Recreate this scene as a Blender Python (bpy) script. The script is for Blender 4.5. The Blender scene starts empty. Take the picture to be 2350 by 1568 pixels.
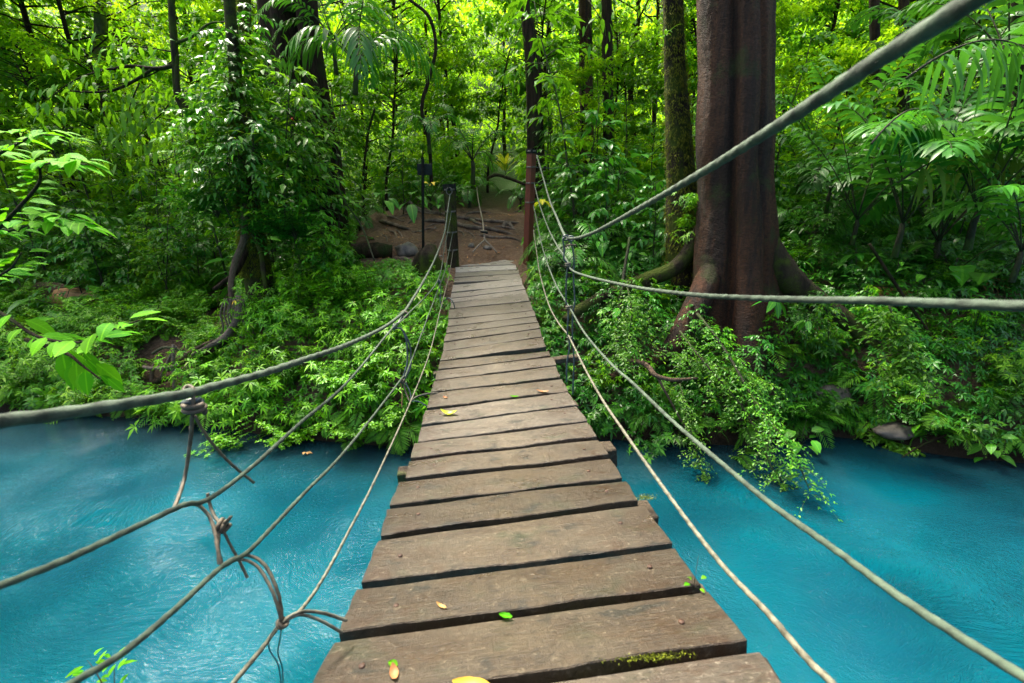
import bpy, math, random
import numpy as np
from mathutils import Vector, Matrix, noise
C = bpy.context.scene.collection
D = bpy.data
R = math.radians
rng = np.random.default_rng(7)
random.seed(7)

# ------------------------------------------------------------------ camera, sky, sun, exposure
CAMZ = 3.1                     # eye height over the water (water is z = 0)
PITCH = R(17.0)
scene = bpy.context.scene
cam_d = D.cameras.new('camera'); cam = D.objects.new('camera', cam_d); C.objects.link(cam)
cam_d.lens = 16.0; cam_d.sensor_width = 36.0; cam_d.clip_start = 0.02; cam_d.clip_end = 500
cam.location = (0, 0, CAMZ); cam.rotation_euler = (R(90) - PITCH, 0, 0)
cam_d.dof.use_dof = True; cam_d.dof.focus_distance = 6.0; cam_d.dof.aperture_fstop = 4.0
scene.camera = cam
SUN_AZ, SUN_EL = R(-40), R(60)
world = D.worlds.new('World'); scene.world = world; world.use_nodes = True
wn = world.node_tree.nodes; wl = world.node_tree.links
sky = wn.new('ShaderNodeTexSky'); sky.sky_type = 'NISHITA'; sky.sun_disc = False
sky.sun_elevation = SUN_EL; sky.sun_rotation = SUN_AZ; sky.air_density = 1.0; sky.dust_density = 8.0; sky.ozone_density = 0.3
wn['Background'].inputs['Strength'].default_value = 0.15
wl.new(sky.outputs['Color'], wn['Background'].inputs['Color'])
sun_d = D.lights.new('sun', 'SUN'); sun = D.objects.new('sun', sun_d); C.objects.link(sun)
sun_d.energy = 5.0; sun_d.angle = R(12); sun_d.color = (1.0, 0.93, 0.78)
sd = Vector((math.sin(SUN_AZ) * math.cos(SUN_EL), math.cos(SUN_AZ) * math.cos(SUN_EL), math.sin(SUN_EL)))
sun.rotation_euler = sd.to_track_quat('Z', 'Y').to_euler(); sun.location = sd * 30
scene.view_settings.view_transform = 'Standard'; scene.view_settings.look = 'None'
scene.view_settings.exposure = 1.68; scene.view_settings.gamma = 1.0
scene.cycles.use_denoising = True
scene.cycles.max_bounces = 6; scene.cycles.diffuse_bounces = 3; scene.cycles.glossy_bounces = 2
scene.cycles.transmission_bounces = 3; scene.cycles.transparent_max_bounces = 4
scene.cycles.caustics_reflective = False; scene.cycles.caustics_refractive = False

# ------------------------------------------------------------------ picture <-> world (pixels of a 2350 px wide copy of the photograph)
F = 16.0 / 36.0 * 2350
cP, sP = math.cos(PITCH), math.sin(PITCH)
def ray(px, py):
    x = (px - 1175) / F; y = -(py - 784) / F
    return Vector((x, cP + sP * y, -sP + cP * y))
def at(px, py, Y):
    r = ray(px, py); s = Y / r.y
    return Vector((r.x * s, Y, CAMZ + r.z * s))
def proj(p):
    v = Vector(p) - Vector((0, 0, CAMZ))
    dep = v.y * cP - v.z * sP; up = v.y * sP + v.z * cP
    if dep < 0.05: return (-9999, -9999)
    return (1175 + F * v.x / dep, 784 - F * up / dep)
def ppx(px_w, Y, py=784):       # size in metres of px_w pixels at world Y
    r = ray(1175, py); return px_w / F * (Y / r.y)

# ------------------------------------------------------------------ names and labels
def tag(o, label, cat, group=None, kind=None):
    if label: o['label'] = label
    if cat: o['category'] = cat
    if group: o['group'] = group
    if kind: o['kind'] = kind
    return o
def empty(name, loc, label, cat, group=None, rz=0.0):
    o = D.objects.new(name, None); C.objects.link(o); o.location = loc; o.rotation_euler = (0, 0, rz)
    o.empty_display_size = 0.1
    return tag(o, label, cat, group)
def structure(o): o['kind'] = 'structure'; return o
def stuff(o, label, cat): return tag(o, label, cat, kind='stuff')

# ------------------------------------------------------------------ materials
class Mat:
    def __init__(self, name):
        self.m = D.materials.new(name); self.m.use_nodes = True
        self.n = self.m.node_tree.nodes; self.l = self.m.node_tree.links
        self.b = self.n['Principled BSDF']; self.out = self.n['Material Output']
    def node(self, t, **kw):
        x = self.n.new(t)
        for k, v in kw.items():
            if k in x.inputs: x.inputs[k].default_value = v
            else: setattr(x, k, v)
        return x
    def noise(self, scale, detail=4, rough=0.55, vec=None, dist=0.0):
        x = self.node('ShaderNodeTexNoise'); x.inputs['Scale'].default_value = scale
        x.inputs['Detail'].default_value = detail; x.inputs['Roughness'].default_value = rough
        x.inputs['Distortion'].default_value = dist
        if vec: self.l.new(vec, x.inputs['Vector'])
        return x.outputs['Fac']
    def coord(self, which='Object', scale=(1, 1, 1)):
        t = self.node('ShaderNodeTexCoord'); mp = self.node('ShaderNodeMapping')
        mp.inputs['Scale'].default_value = scale
        self.l.new(t.outputs[which], mp.inputs['Vector']); return mp.outputs['Vector']
    def ramp(self, fac, stops):
        x = self.node('ShaderNodeValToRGB'); cr = x.color_ramp
        while len(cr.elements) < len(stops): cr.elements.new(0.5)
        for e, (p, c) in zip(cr.elements, stops):
            e.position = p; e.color = (*c, 1) if len(c) == 3 else c
        self.l.new(fac, x.inputs['Fac']); return x.outputs['Color']
    def math(self, op, a, b=None, clamp=False):
        x = self.node('ShaderNodeMath'); x.operation = op; x.use_clamp = clamp
        for i, v in enumerate((a, b)):
            if v is None: continue
            if isinstance(v, (int, float)): x.inputs[i].default_value = v
            else: self.l.new(v, x.inputs[i])
        return x.outputs[0]
    def mix(self, fac, a, b, blend='MIX'):
        x = self.node('ShaderNodeMix'); x.data_type = 'RGBA'; x.blend_type = blend
        for s, v in ((x.inputs[0], fac), (x.inputs[6], a), (x.inputs[7], b)):
            if isinstance(v, (int, float)): s.default_value = v
            elif isinstance(v, tuple): s.default_value = (*v, 1)
            else: self.l.new(v, s)
        return x.outputs[2]
    def bump(self, h, strength, dist=0.02, chain=None):
        x = self.node('ShaderNodeBump'); x.inputs['Strength'].default_value = strength; x.inputs['Distance'].default_value = dist
        self.l.new(h, x.inputs['Height'])
        if chain: self.l.new(chain, x.inputs['Normal'])
        return x.outputs['Normal']
    def set(self, **kw):
        for k, v in kw.items():
            k = {'color': 'Base Color', 'rough': 'Roughness', 'normal': 'Normal', 'metal': 'Metallic', 'spec': 'Specular IOR Level', 'coat': 'Coat Weight', 'coatr': 'Coat Roughness'}[k]
            if isinstance(v, (int, float)): self.b.inputs[k].default_value = v
            elif isinstance(v, tuple): self.b.inputs[k].default_value = (*v, 1)
            else: self.l.new(v, self.b.inputs[k])
        return self.m

def leaf_mat(name, dark, mid, light, trans, tmix=0.36, rough=0.36, spec=0.5, old=None, vein=False):
    M = Mat(name)
    a = M.node('ShaderNodeAttribute', attribute_name='rnd').outputs['Fac']
    oi = M.node('ShaderNodeObjectInfo').outputs['Random']
    v = M.math('ADD', M.math('MULTIPLY', a, 0.8), M.math('MULTIPLY', oi, 0.2))
    dark, mid, light = [(min(0.9, c_[0] * 1.9), min(0.9, c_[1] * 1.42), c_[2] * 1.0) for c_ in (dark, mid, light)]
    stops = [(0.0, dark), (0.5, mid), (0.93, light)]
    if old: stops.append((0.985, old))
    col = M.ramp(v, stops)
    nv = M.noise(9.0, 2, 0.5, M.coord('Object'))
    hv = M.node('ShaderNodeHueSaturation'); M.l.new(col, hv.inputs['Color'])
    M.l.new(M.math('ADD', M.math('MULTIPLY', nv, 0.7), 0.65), hv.inputs['Value'])
    M.l.new(M.math('ADD', M.math('MULTIPLY', oi, 0.03), 0.485), hv.inputs['Hue'])
    col = hv.outputs['Color']
    if vein:
        lp = M.node('ShaderNodeAttribute', attribute_name='lp').outputs['Vector']
        sx = M.node('ShaderNodeSeparateXYZ'); M.l.new(lp, sx.inputs[0])
        ax = M.math('ABSOLUTE', sx.outputs[0])
        mid_ = M.math('LESS_THAN', ax, 0.045)
        side = M.math('SINE', M.math('MULTIPLY', M.math('SUBTRACT', sx.outputs[1], M.math('MULTIPLY', ax, 0.3)), 62.0))
        col = M.mix(M.math('MULTIPLY', mid_, 0.55), col, (light[0]*1.6, light[1]*1.5, light[2]*1.3))
        M.set(normal=M.bump(side, 0.12, 0.004))
    M.set(color=col, rough=rough, spec=spec)
    tr = M.node('ShaderNodeBsdfTranslucent')
    tc = M.mix(0.55, col, trans)
    M.l.new(tc, tr.inputs['Color'])
    mx = M.node('ShaderNodeMixShader'); mx.inputs[0].default_value = tmix
    M.l.new(M.b.outputs[0], mx.inputs[1]); M.l.new(tr.outputs[0], mx.inputs[2]); M.l.new(mx.outputs[0], M.out.inputs['Surface'])
    return M.m
TR = (0.20, 0.42, 0.012)
L_BANK = leaf_mat('bank_leaf', (0.008, 0.070, 0.003), (0.030, 0.175, 0.004), (0.125, 0.38, 0.007), TR, 0.34, 0.40, 0.28, old=(0.22, 0.26, 0.02))
L_DARK = leaf_mat('dark_glossy_leaf', (0.006, 0.050, 0.009), (0.016, 0.105, 0.012), (0.05, 0.23, 0.014), (0.09, 0.34, 0.010), 0.25, 0.34, 0.32)
L_FERN = leaf_mat('fern_leaf', (0.014, 0.085, 0.008), (0.035, 0.18, 0.012), (0.09, 0.32, 0.014), TR, 0.40, 0.5, 0.25)
L_FAR = leaf_mat('canopy_leaf', (0.030, 0.13, 0.003), (0.085, 0.28, 0.004), (0.22, 0.48, 0.008), (0.45, 0.72, 0.012), 0.60, 0.5, 0.15)
L_TREE = leaf_mat('tree_leaf', (0.010, 0.060, 0.006), (0.026, 0.14, 0.008), (0.085, 0.31, 0.008), (0.26, 0.56, 0.010), 0.48, 0.42, 0.22)
L_PALM = leaf_mat('palm_leaf', (0.010, 0.065, 0.012), (0.022, 0.13, 0.018), (0.06, 0.24, 0.02), (0.10, 0.34, 0.015), 0.32, 0.36, 0.38)
L_OLDPALM = leaf_mat('old_palm_leaf', (0.03, 0.08, 0.015), (0.07, 0.15, 0.025), (0.16, 0.25, 0.05), (0.18, 0.3, 0.03), 0.3, 0.6, 0.15)
L_HERO = leaf_mat('near_leaf', (0.018, 0.12, 0.003), (0.036, 0.20, 0.004), (0.08, 0.32, 0.006), (0.18, 0.48, 0.010), 0.5, 0.6, 0.10, vein=True)
L_BROAD = leaf_mat('broad_leaf', (0.010, 0.080, 0.012), (0.024, 0.155, 0.016), (0.06, 0.26, 0.02), (0.10, 0.36, 0.015), 0.30, 0.40, 0.28, vein=True)
L_SPRAY = leaf_mat('spray_leaf', (0.008, 0.055, 0.005), (0.022, 0.13, 0.008), (0.09, 0.29, 0.012), TR, 0.30, 0.42, 0.3)
L_YEL = leaf_mat('yellow_leaf', (0.45, 0.36, 0.02), (0.6, 0.48, 0.03), (0.7, 0.6, 0.06), (0.7, 0.6, 0.03), 0.35, 0.4, 0.4)
L_DEAD = leaf_mat('dead_leaf', (0.10, 0.06, 0.03), (0.18, 0.12, 0.06), (0.30, 0.22, 0.12), (0.3, 0.2, 0.08), 0.2, 0.6, 0.3)
L_MOSS = leaf_mat('moss_tuft', (0.02, 0.035, 0.004), (0.05, 0.08, 0.006), (0.11, 0.16, 0.012), (0.2, 0.28, 0.01), 0.3, 0.7, 0.2)

def bark(name, c1, c2, moss=0.3, mcol=(0.045, 0.07, 0.008), rough=0.75, stretch=(6, 6, 1.5), bmp=0.8, spec=0.4):
    M = Mat(name)
    co = M.coord('Object', stretch); co2 = M.coord('Object')
    n1 = M.noise(5, 8, 0.7, co, 0.4); n2 = M.noise(2.2, 4, 0.6, co2); n3 = M.noise(45, 4, 0.7, co2)
    col = M.mix(M.ramp(n1, [(0.3, (0, 0, 0)), (0.7, (1, 1, 1))]), c1, c2)
    col = M.mix(M.math('MULTIPLY', n3, 0.6), col, tuple(v * 0.35 for v in c1))
    st = M.noise(1.0, 5, 0.65, M.coord('Object', (5, 5, 0.22)), 0.3)
    col = M.mix(M.ramp(st, [(0.40, (0.85, 0.85, 0.85)), (0.56, (0, 0, 0))]), col, tuple(v * 0.45 for v in c1))
    mm = M.math('MULTIPLY', M.math('SUBTRACT', M.math('ADD', n2, M.math('MULTIPLY', n3, 0.25)), 0.78 - moss * 0.5), 8, True)
    col = M.mix(mm, col, mcol)
    nn = M.bump(n3, bmp * 0.8, 0.03, M.bump(n1, bmp, 0.07, M.bump(st, 0.5, 0.08)))
    return M.set(color=col, rough=M.math('SUBTRACT', 1.0, M.math('MULTIPLY', n1, 1.0 - rough + 0.15)), normal=nn, spec=spec)
B_RED = bark('wet_red_bark', (0.016, 0.006, 0.002), (0.190, 0.062, 0.016), 0.18, (0.035, 0.045, 0.006), 0.55, (5, 5, 10), 1.0, 0.35)
B_MOSS = bark('mossy_bark', (0.03, 0.022, 0.012), (0.075, 0.055, 0.03), 0.40, (0.05, 0.075, 0.006), 0.8, (8, 8, 3), spec=0.2)
B_DARK = bark('dark_bark', (0.014, 0.009, 0.005), (0.085, 0.052, 0.028), 0.25, (0.02, 0.035, 0.006), 0.7, (4, 4, 0.8), spec=0.15)
B_PALE = bark('pale_bark', (0.10, 0.09, 0.055), (0.24, 0.21, 0.14), 0.4, (0.12, 0.16, 0.02), 0.8, (6, 6, 2))
B_ROOT = bark('root_bark', (0.17, 0.125, 0.09), (0.44, 0.35, 0.26), 0.0, (0.05, 0.06, 0.02), 0.6, (9, 9, 9))
B_STEM = bark('green_stem', (0.03, 0.04, 0.012), (0.08, 0.075, 0.03), 0.3, (0.05, 0.09, 0.01), 0.6, (5, 5, 2))
B_LOG = bark('dead_wood', (0.10, 0.06, 0.035), (0.27, 0.18, 0.11), 0.1, (0.05, 0.07, 0.01), 0.8, (6, 6, 6))

def simple(name, c1, c2, scale=30, rough=0.6, metal=0.0, bmp=0.3, spec=0.5, stretch=(1, 1, 1)):
    M = Mat(name); co = M.coord('Object', stretch); n = M.noise(scale, 5, 0.65, co)
    return M.set(color=M.mix(M.ramp(n, [(0.35, (0, 0, 0)), (0.65, (1, 1, 1))]), c1, c2), rough=rough, metal=metal, normal=M.bump(n, bmp, 0.01), spec=spec)
M_ROPE = simple('old_grey_green_rope', (0.012, 0.021, 0.013), (0.056, 0.086, 0.056), 24, 0.85, bmp=0.5)
M_ROPE2 = simple('pale_rope', (0.035, 0.031, 0.018), (0.14, 0.138, 0.098), 28, 0.7, bmp=0.5)
M_TIE = simple('weathered_tie_cord', (0.03, 0.024, 0.014), (0.10, 0.08, 0.05), 40, 0.7, bmp=0.5)
M_BLUE = simple('dark_plastic_cord', (0.012, 0.02, 0.022), (0.05, 0.075, 0.08), 30, 0.35)
M_WIRE = simple('galvanised_wire', (0.06, 0.06, 0.05), (0.16, 0.155, 0.13), 60, 0.5, 0.3)
M_STEEL = simple('steel_cable', (0.10, 0.085, 0.06), (0.28, 0.24, 0.18), 70, 0.5, 0.3, bmp=0.8)
M_BLACK = simple('black_painted_metal', (0.004, 0.005, 0.005), (0.012, 0.015, 0.013), 12, 0.6, spec=0.15)
M_SIGNB = simple('dark_sign_back', (0.006, 0.010, 0.009), (0.014, 0.022, 0.02), 6, 0.6, spec=0.15)
M_REDPOST = simple('red_brown_post', (0.06, 0.012, 0.006), (0.15, 0.032, 0.012), 14, 0.55, bmp=0.5, stretch=(8, 8, 0.7))
M_NAIL = simple('rusty_nail', (0.02, 0.008, 0.004), (0.06, 0.025, 0.01), 80, 0.7)
M_STONE = simple('wet_stone', (0.05, 0.045, 0.035), (0.16, 0.14, 0.11), 6, 0.6, bmp=0.8)
M_ORANGE = simple('orange_rotten_wood', (0.20, 0.09, 0.035), (0.50, 0.27, 0.11), 7, 0.7, bmp=1.0)
M_PETAL = simple('red_petal', (0.7, 0.01, 0.01), (0.8, 0.04, 0.02), 8, 0.5)

def plank_mat():
    M = Mat('wet_weathered_plank')
    oi = M.node('ShaderNodeObjectInfo').outputs['Random']
    tc = M.node('ShaderNodeTexCoord')
    off = M.node('ShaderNodeVectorMath'); off.operation = 'ADD'
    cb = M.node('ShaderNodeCombineXYZ'); M.l.new(M.math('MULTIPLY', oi, 57.0), cb.inputs[0]); M.l.new(M.math('MULTIPLY', oi, 91.0), cb.inputs[1])
    M.l.new(tc.outputs['Object'], off.inputs[0]); M.l.new(cb.outputs[0], off.inputs[1]); v = off.outputs[0]
    def mapped(s):
        mp = M.node('ShaderNodeMapping'); mp.inputs['Scale'].default_value = s; M.l.new(v, mp.inputs['Vector']); return mp.outputs['Vector']
    grain = M.noise(9, 9, 0.72, mapped((1.0, 16, 1)), 0.5)
    saw = M.noise(7, 5, 0.6, mapped((22, 1.2, 1)), 0.2)
    big = M.noise(2.6, 3, 0.5, mapped((1.3, 2.6, 1)))
    blot = M.noise(7, 5, 0.6, mapped((1, 1.6, 1)), 0.6)
    grit = M.noise(120, 4, 0.75, mapped((1, 1, 1)))
    c = M.mix(M.ramp(grain, [(0.3, (0, 0, 0)), (0.72, (1, 1, 1))]), (0.010, 0.006, 0.003), (0.062, 0.038, 0.020))
    c = M.mix(M.math('MULTIPLY', M.ramp(saw, [(0.40, (0, 0, 0)), (0.62, (1, 1, 1))]), 0.45), c, (0.026, 0.019, 0.012))
    c = M.mix(M.ramp(big, [(0.40, (0, 0, 0)), (0.66, (0.75, 0.75, 0.75))]), c, (0.046, 0.036, 0.021))
    c = M.mix(M.ramp(blot, [(0.54, (0, 0, 0)), (0.62, (0.85, 0.85, 0.85))]), c, (0.030, 0.014, 0.004))
    c = M.mix(M.ramp(blot, [(0.34, (0.85, 0.85, 0.85)), (0.42, (0, 0, 0))]), c, (0.012, 0.012, 0.008))
    sx = M.node('ShaderNodeSeparateXYZ'); M.l.new(tc.outputs['Object'], sx.inputs[0])
    tread = M.math('SUBTRACT', 1.0, M.math('MULTIPLY', M.math('ABSOLUTE', sx.outputs[0]), 2.2), True)      # walked pale in the middle
    crack = M.noise(4, 6, 0.6, mapped((0.5, 26, 1)), 0.9)
    c = M.mix(M.math('MULTIPLY', M.math('MULTIPLY', tread, M.ramp(blot, [(0.35, (0, 0, 0)), (0.6, (1, 1, 1))])), 0.6), c, (0.085, 0.066, 0.038))
    c = M.mix(M.ramp(crack, [(0.30, (0.9, 0.9, 0.9)), (0.345, (0, 0, 0))]), c, (0.008, 0.006, 0.004))
    alg = M.noise(3.1, 4, 0.6, mapped((1.5, 2.0, 1)), 0.3)
    c = M.mix(M.ramp(alg, [(0.56, (0, 0, 0)), (0.70, (0.55, 0.55, 0.55))]), c, (0.022, 0.030, 0.010))
    grit2 = M.noise(42, 5, 0.8, mapped((1, 1.3, 1)))
    c = M.mix(M.ramp(grit2, [(0.56, (0, 0, 0)), (0.66, (0.8, 0.8, 0.8))]), c, (0.14, 0.115, 0.075))
    c = M.mix(M.ramp(grit2, [(0.34, (0.9, 0.9, 0.9)), (0.42, (0, 0, 0))]), c, (0.010, 0.008, 0.005))
    c = M.mix(M.ramp(grit, [(0.30, (0.85, 0.85, 0.85)), (0.38, (0, 0, 0))]), c, (0.03, 0.024, 0.016))
    sky_sheen = M.node('ShaderNodeObjectInfo'); sheen_ch = M.node('ShaderNodeSeparateColor'); M.l.new(sky_sheen.outputs['Color'], sheen_ch.inputs[0])
    c = M.mix(M.math('MULTIPLY', sheen_ch.outputs[0], M.math('ADD', M.math('MULTIPLY', grain, 0.5), 0.35)), c, (0.37, 0.345, 0.295))   # sky sheen of the far boards, put into their colour
    hv = M.node('ShaderNodeHueSaturation'); M.l.new(c, hv.inputs['Color'])
    M.l.new(M.math('ADD', M.math('MULTIPLY', oi, 0.9), 0.62), hv.inputs['Value'])
    M.l.new(M.math('ADD', M.math('MULTIPLY', oi, -0.5), 1.15), hv.inputs['Saturation'])
    rg = M.ramp(big, [(0.35, (0.26, 0.26, 0.26)), (0.65, (0.52, 0.52, 0.52))])
    nb = M.bump(grit2, 0.7, 0.008, M.bump(grain, 0.7, 0.010, M.bump(saw, 0.3, 0.006)))
    return M.set(color=hv.outputs['Color'], rough=rg, normal=nb, spec=0.4, coat=0.12, coatr=0.25)
M_PLANK = plank_mat()

# ------------------------------------------------------------------ mesh helpers
def mesh_np(name, V, T, quads=None, attrs=None, smooth=True, mat=None, parent=None, link=True, loc=None):
    me = D.meshes.new(name); V = np.asarray(V, dtype=np.float32)
    nT = 0 if T is None else len(T); nQ = 0 if quads is None else len(quads)
    me.vertices.add(len(V)); me.vertices.foreach_set('co', V.ravel())
    idx = []; tot = []
    if nT: idx.append(np.asarray(T, dtype=np.int32).ravel()); tot.append(np.full(nT, 3, np.int32))
    if nQ: idx.append(np.asarray(quads, dtype=np.int32).ravel()); tot.append(np.full(nQ, 4, np.int32))
    idx = np.concatenate(idx); tot = np.concatenate(tot)
    me.loops.add(len(idx)); me.loops.foreach_set('vertex_index', idx)
    me.polygons.add(len(tot)); st = np.concatenate([[0], np.cumsum(tot)[:-1]]).astype(np.int32)
    me.polygons.foreach_set('loop_start', st); me.polygons.foreach_set('loop_total', tot)
    me.polygons.foreach_set('use_smooth', np.full(len(tot), smooth, dtype=bool))
    if attrs:
        for k, a in attrs.items():
            if a.ndim == 1:
                at_ = me.attributes.new(k, 'FLOAT', 'POINT'); at_.data.foreach_set('value', a.astype(np.float32))
            else:
                at_ = me.attributes.new(k, 'FLOAT_VECTOR', 'POINT'); at_.data.foreach_set('vector', a.astype(np.float32).ravel())
    me.update(calc_edges=True)
    if mat: me.materials.append(mat)
    o = D.objects.new(name, me)
    if link: C.objects.link(o)
    if parent: o.parent = parent
    if loc is not None: o.location = loc
    return o

# leaf shapes: unit length along +Y, unit half-width on X, fold and droop on Z
LEAF = {
    's': (np.array([(0, 0, 0), (-.5, .45, .10), (.5, .45, .10), (0, 1, 0)]), np.array([(0, 2, 3), (0, 3, 1)])),
    'm': (np.array([(0, 0, 0), (-.5, .42, .12), (0, .48, 0), (.5, .42, .12), (0, 1, 0)]), np.array([(0, 2, 1), (0, 3, 2), (1, 2, 4), (2, 3, 4)])),
    'l': (np.array([(0, 0, 0), (-.36, .18, .07), (0, .2, 0), (.36, .18, .07), (-.5, .45, .09), (0, .47, 0), (.5, .45, .09),
                    (-.34, .74, .06), (0, .76, 0), (.34, .74, .06), (0, 1.0, 0)]),
          np.array([(0, 2, 1), (0, 3, 2), (1, 2, 5), (1, 5, 4), (2, 3, 6), (2, 6, 5), (4, 5, 8), (4, 8, 7), (5, 6, 9), (5, 9, 8), (7, 8, 10), (8, 9, 10)])),
}
class Leaves:
    def __init__(self): self.V = []; self.T = []; self.r = []; self.lp = []; self.n = 0
    def add(self, pos, dirs, ups, length, width, droop=0.25, rnd=None, kind='m', fold=1.0):
        pos = np.asarray(pos, float).reshape(-1, 3); N = len(pos)
        if N == 0: return
        d = np.broadcast_to(np.asarray(dirs, float), (N, 3)); u = np.broadcast_to(np.asarray(ups, float), (N, 3))
        d = d / (np.linalg.norm(d, axis=1, keepdims=True) + 1e-9)
        s = np.cross(d, u); s /= (np.linalg.norm(s, axis=1, keepdims=True) + 1e-9); n = np.cross(s, d)
        L = np.broadcast_to(np.asarray(length, float), (N,)); Wd = np.broadcast_to(np.asarray(width, float), (N,))
        dr = np.broadcast_to(np.asarray(droop, float), (N,))
        base, tri = LEAF[kind]
        x = base[:, 0][None] * Wd[:, None]; y = base[:, 1][None] * L[:, None]; z = base[:, 2][None] * Wd[:, None] * fold
        dz = -dr[:, None] * (base[:, 1][None] ** 2) * L[:, None]
        P = pos[:, None, :] + s[:, None, :] * x[..., None] + d[:, None, :] * (y * (1 - 0.3 * np.abs(dr[:, None]) * base[:, 1][None]))[..., None] + n[:, None, :] * z[..., None]
        P[..., 2] += dz
        k = len(base)
        self.V.append(P.reshape(-1, 3)); self.T.append((tri[None] + (np.arange(N) * k)[:, None, None] + self.n).reshape(-1, 3))
        r = rng.random(N) if rnd is None else np.clip(np.broadcast_to(rnd, (N,)), 0, 1)
        self.r.append(np.repeat(r, k)); lp = np.zeros((N, k, 3)); lp[:, :, 0] = base[:, 0]; lp[:, :, 1] = base[:, 1]
        self.lp.append(lp.reshape(-1, 3)); self.n += N * k
    def build(self, name, mat, parent=None, link=True, veins=False):
        at_ = {'rnd': np.concatenate(self.r)}
        if veins: at_['lp'] = np.concatenate(self.lp)
        return mesh_np(name, np.concatenate(self.V), np.concatenate(self.T), attrs=at_, mat=mat, parent=parent, link=link)

class Tubes:
    def __init__(self): self.V = []; self.Q = []; self.T = []; self.n = 0
    def add(self, pts, rad, sides=6, cap=True, lump=0.0):
        pts = np.array([tuple(p) for p in pts], float); n = len(pts)
        rad = np.broadcast_to(np.asarray(rad, float), (n,))
        tg = np.gradient(pts, axis=0); tg /= (np.linalg.norm(tg, axis=1, keepdims=True) + 1e-9)
        ref = np.array((0, 0, 1.0)) if abs(tg[0][2]) < 0.9 else np.array((1.0, 0, 0))
        a = np.cross(tg[0], ref); a /= np.linalg.norm(a); fr = []
        for t in tg:
            a = a - t * np.dot(a, t); a /= (np.linalg.norm(a) + 1e-9); fr.append((a, np.cross(t, a)))
        th = np.linspace(0, 2 * math.pi, sides, endpoint=False)
        V = []
        for i in range(n):
            rr = rad[i] * (1 + lump * (rng.random(sides) - 0.5)) if lump else np.full(sides, rad[i])
            V.append(pts[i] + (np.cos(th) * rr)[:, None] * fr[i][0] + (np.sin(th) * rr)[:, None] * fr[i][1])
        V = np.concatenate(V); j = np.arange(sides); q = []
        for i in range(n - 1):
            b = self.n + i * sides; q.append(np.stack([b + j, b + (j + 1) % sides, b + sides + (j + 1) % sides, b + sides + j], 1))
        self.Q.append(np.concatenate(q)); self.V.append(V); m = len(V)
        if cap:
            self.V.append(np.array([pts[0], pts[-1]])); c0 = self.n + m; c1 = c0 + 1
            b = self.n; e = self.n + (n - 1) * sides
            self.T.append(np.stack([b + (j + 1) % sides, b + j, np.full(sides, c0)], 1)); self.T.append(np.stack([e + j, e + (j + 1) % sides, np.full(sides, c1)], 1)); m += 2
        self.n += m
    def build(self, name, mat, parent=None, link=True, smooth=True):
        return mesh_np(name, np.concatenate(self.V), np.concatenate(self.T) if self.T else None, np.concatenate(self.Q), mat=mat, parent=parent, link=link, smooth=smooth)

def spline(pts, n=6):
    """Catmull-Rom through 3-D points, n steps per span."""
    P = [np.array(tuple(p), float) for p in pts]; P = [2 * P[0] - P[1]] + P + [2 * P[-1] - P[-2]]; out = []
    for i in range(1, len(P) - 2):
        a, b, c, d = P[i - 1:i + 3]
        for k in range(n):
            t = k / n; out.append(0.5 * ((2 * b) + (c - a) * t + (2 * a - 5 * b + 4 * c - d) * t * t + (3 * b - a - 3 * c + d) * t ** 3))
    out.append(P[-2]); return np.array(out)
def wob(pts, amp, f=1.0, seed=0):
    out = []
    for p in pts:
        v = noise.noise_vector(Vector((p[0] * f + seed, p[1] * f, p[2] * f))); out.append(np.array(p) + np.array(v) * amp)
    return np.array(out)

# ------------------------------------------------------------------ ground, water
SHORE = [(-300, 930), (0, 945), (150, 952), (370, 962), (520, 985), (620, 1000), (760, 1012), (905, 1025), (1060, 1022), (1410, 1008), (1500, 1015), (1700, 1022), (1900, 1000), (2000, 1010), (2100, 1035), (2200, 1050), (2350, 1062), (2600, 1085)]
_sh = []
for a, b in SHORE:
    r = ray(a, b); s = CAMZ / -r.z; _sh.append((r.x * s, r.y * s))
_sh = sorted(_sh); SX = np.array([p[0] for p in _sh]); SY = np.array([p[1] for p in _sh])
PF = [(-30, -2.5), (-4, -1.6), (-1.5, -0.9), (-0.5, -0.35), (0, 0), (0.15, 0.22), (0.9, 1.0), (2.5, 1.85), (3.1, 1.98), (6.5, 2.75), (12, 3.5), (22, 6.0), (30, 11.0), (42, 21.0), (70, 30.0)]
PX = np.array([p[0] for p in PF]); PZ = np.array([p[1] for p in PF])
def sstep(a, b, x): t = min(1, max(0, (x - a) / (b - a))); return t * t * (3 - 2 * t)
def H(x, y):
    d = y - float(np.interp(x, SX, SY))
    g = 1.0
    if x < -2.8: g = 1.0 - 0.62 * sstep(2.8, 6.0, -x)
    if 0 < d < 8: dd = d * g
    elif d >= 8: dd = 8 * g + (d - 8) * (1 + (1 - g) * 0.5)
    else: dd = d
    z = float(np.interp(dd, PX, PZ))
    path = max(0.0, 1 - abs(x + 1.2) / 3.0) if y > 7.8 else 0.0
    amp = 0.10 * min(1, max(0, abs(d) / 0.6)) * (1 - 0.5 * path)
    z += amp * 2 * noise.noise(Vector((x * 0.9, y * 0.9, 3.1))) + 0.05 * noise.noise(Vector((x * 3.1, y * 3.1, 9.1))) * min(1, abs(d) * 2)
    if y > 14: z += 0.5 * noise.noise(Vector((x * 0.25, y * 0.25, 1.7)))
    return z
def ground_at(px, py, lo=3.0, hi=45.0):
    r = ray(px, py); s = lo
    while s < hi:
        p = r * s
        if CAMZ + p.z < H(p.x, p.y): break
        s += 0.06
    p = r * s; return Vector((p.x, p.y, H(p.x, p.y)))
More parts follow.
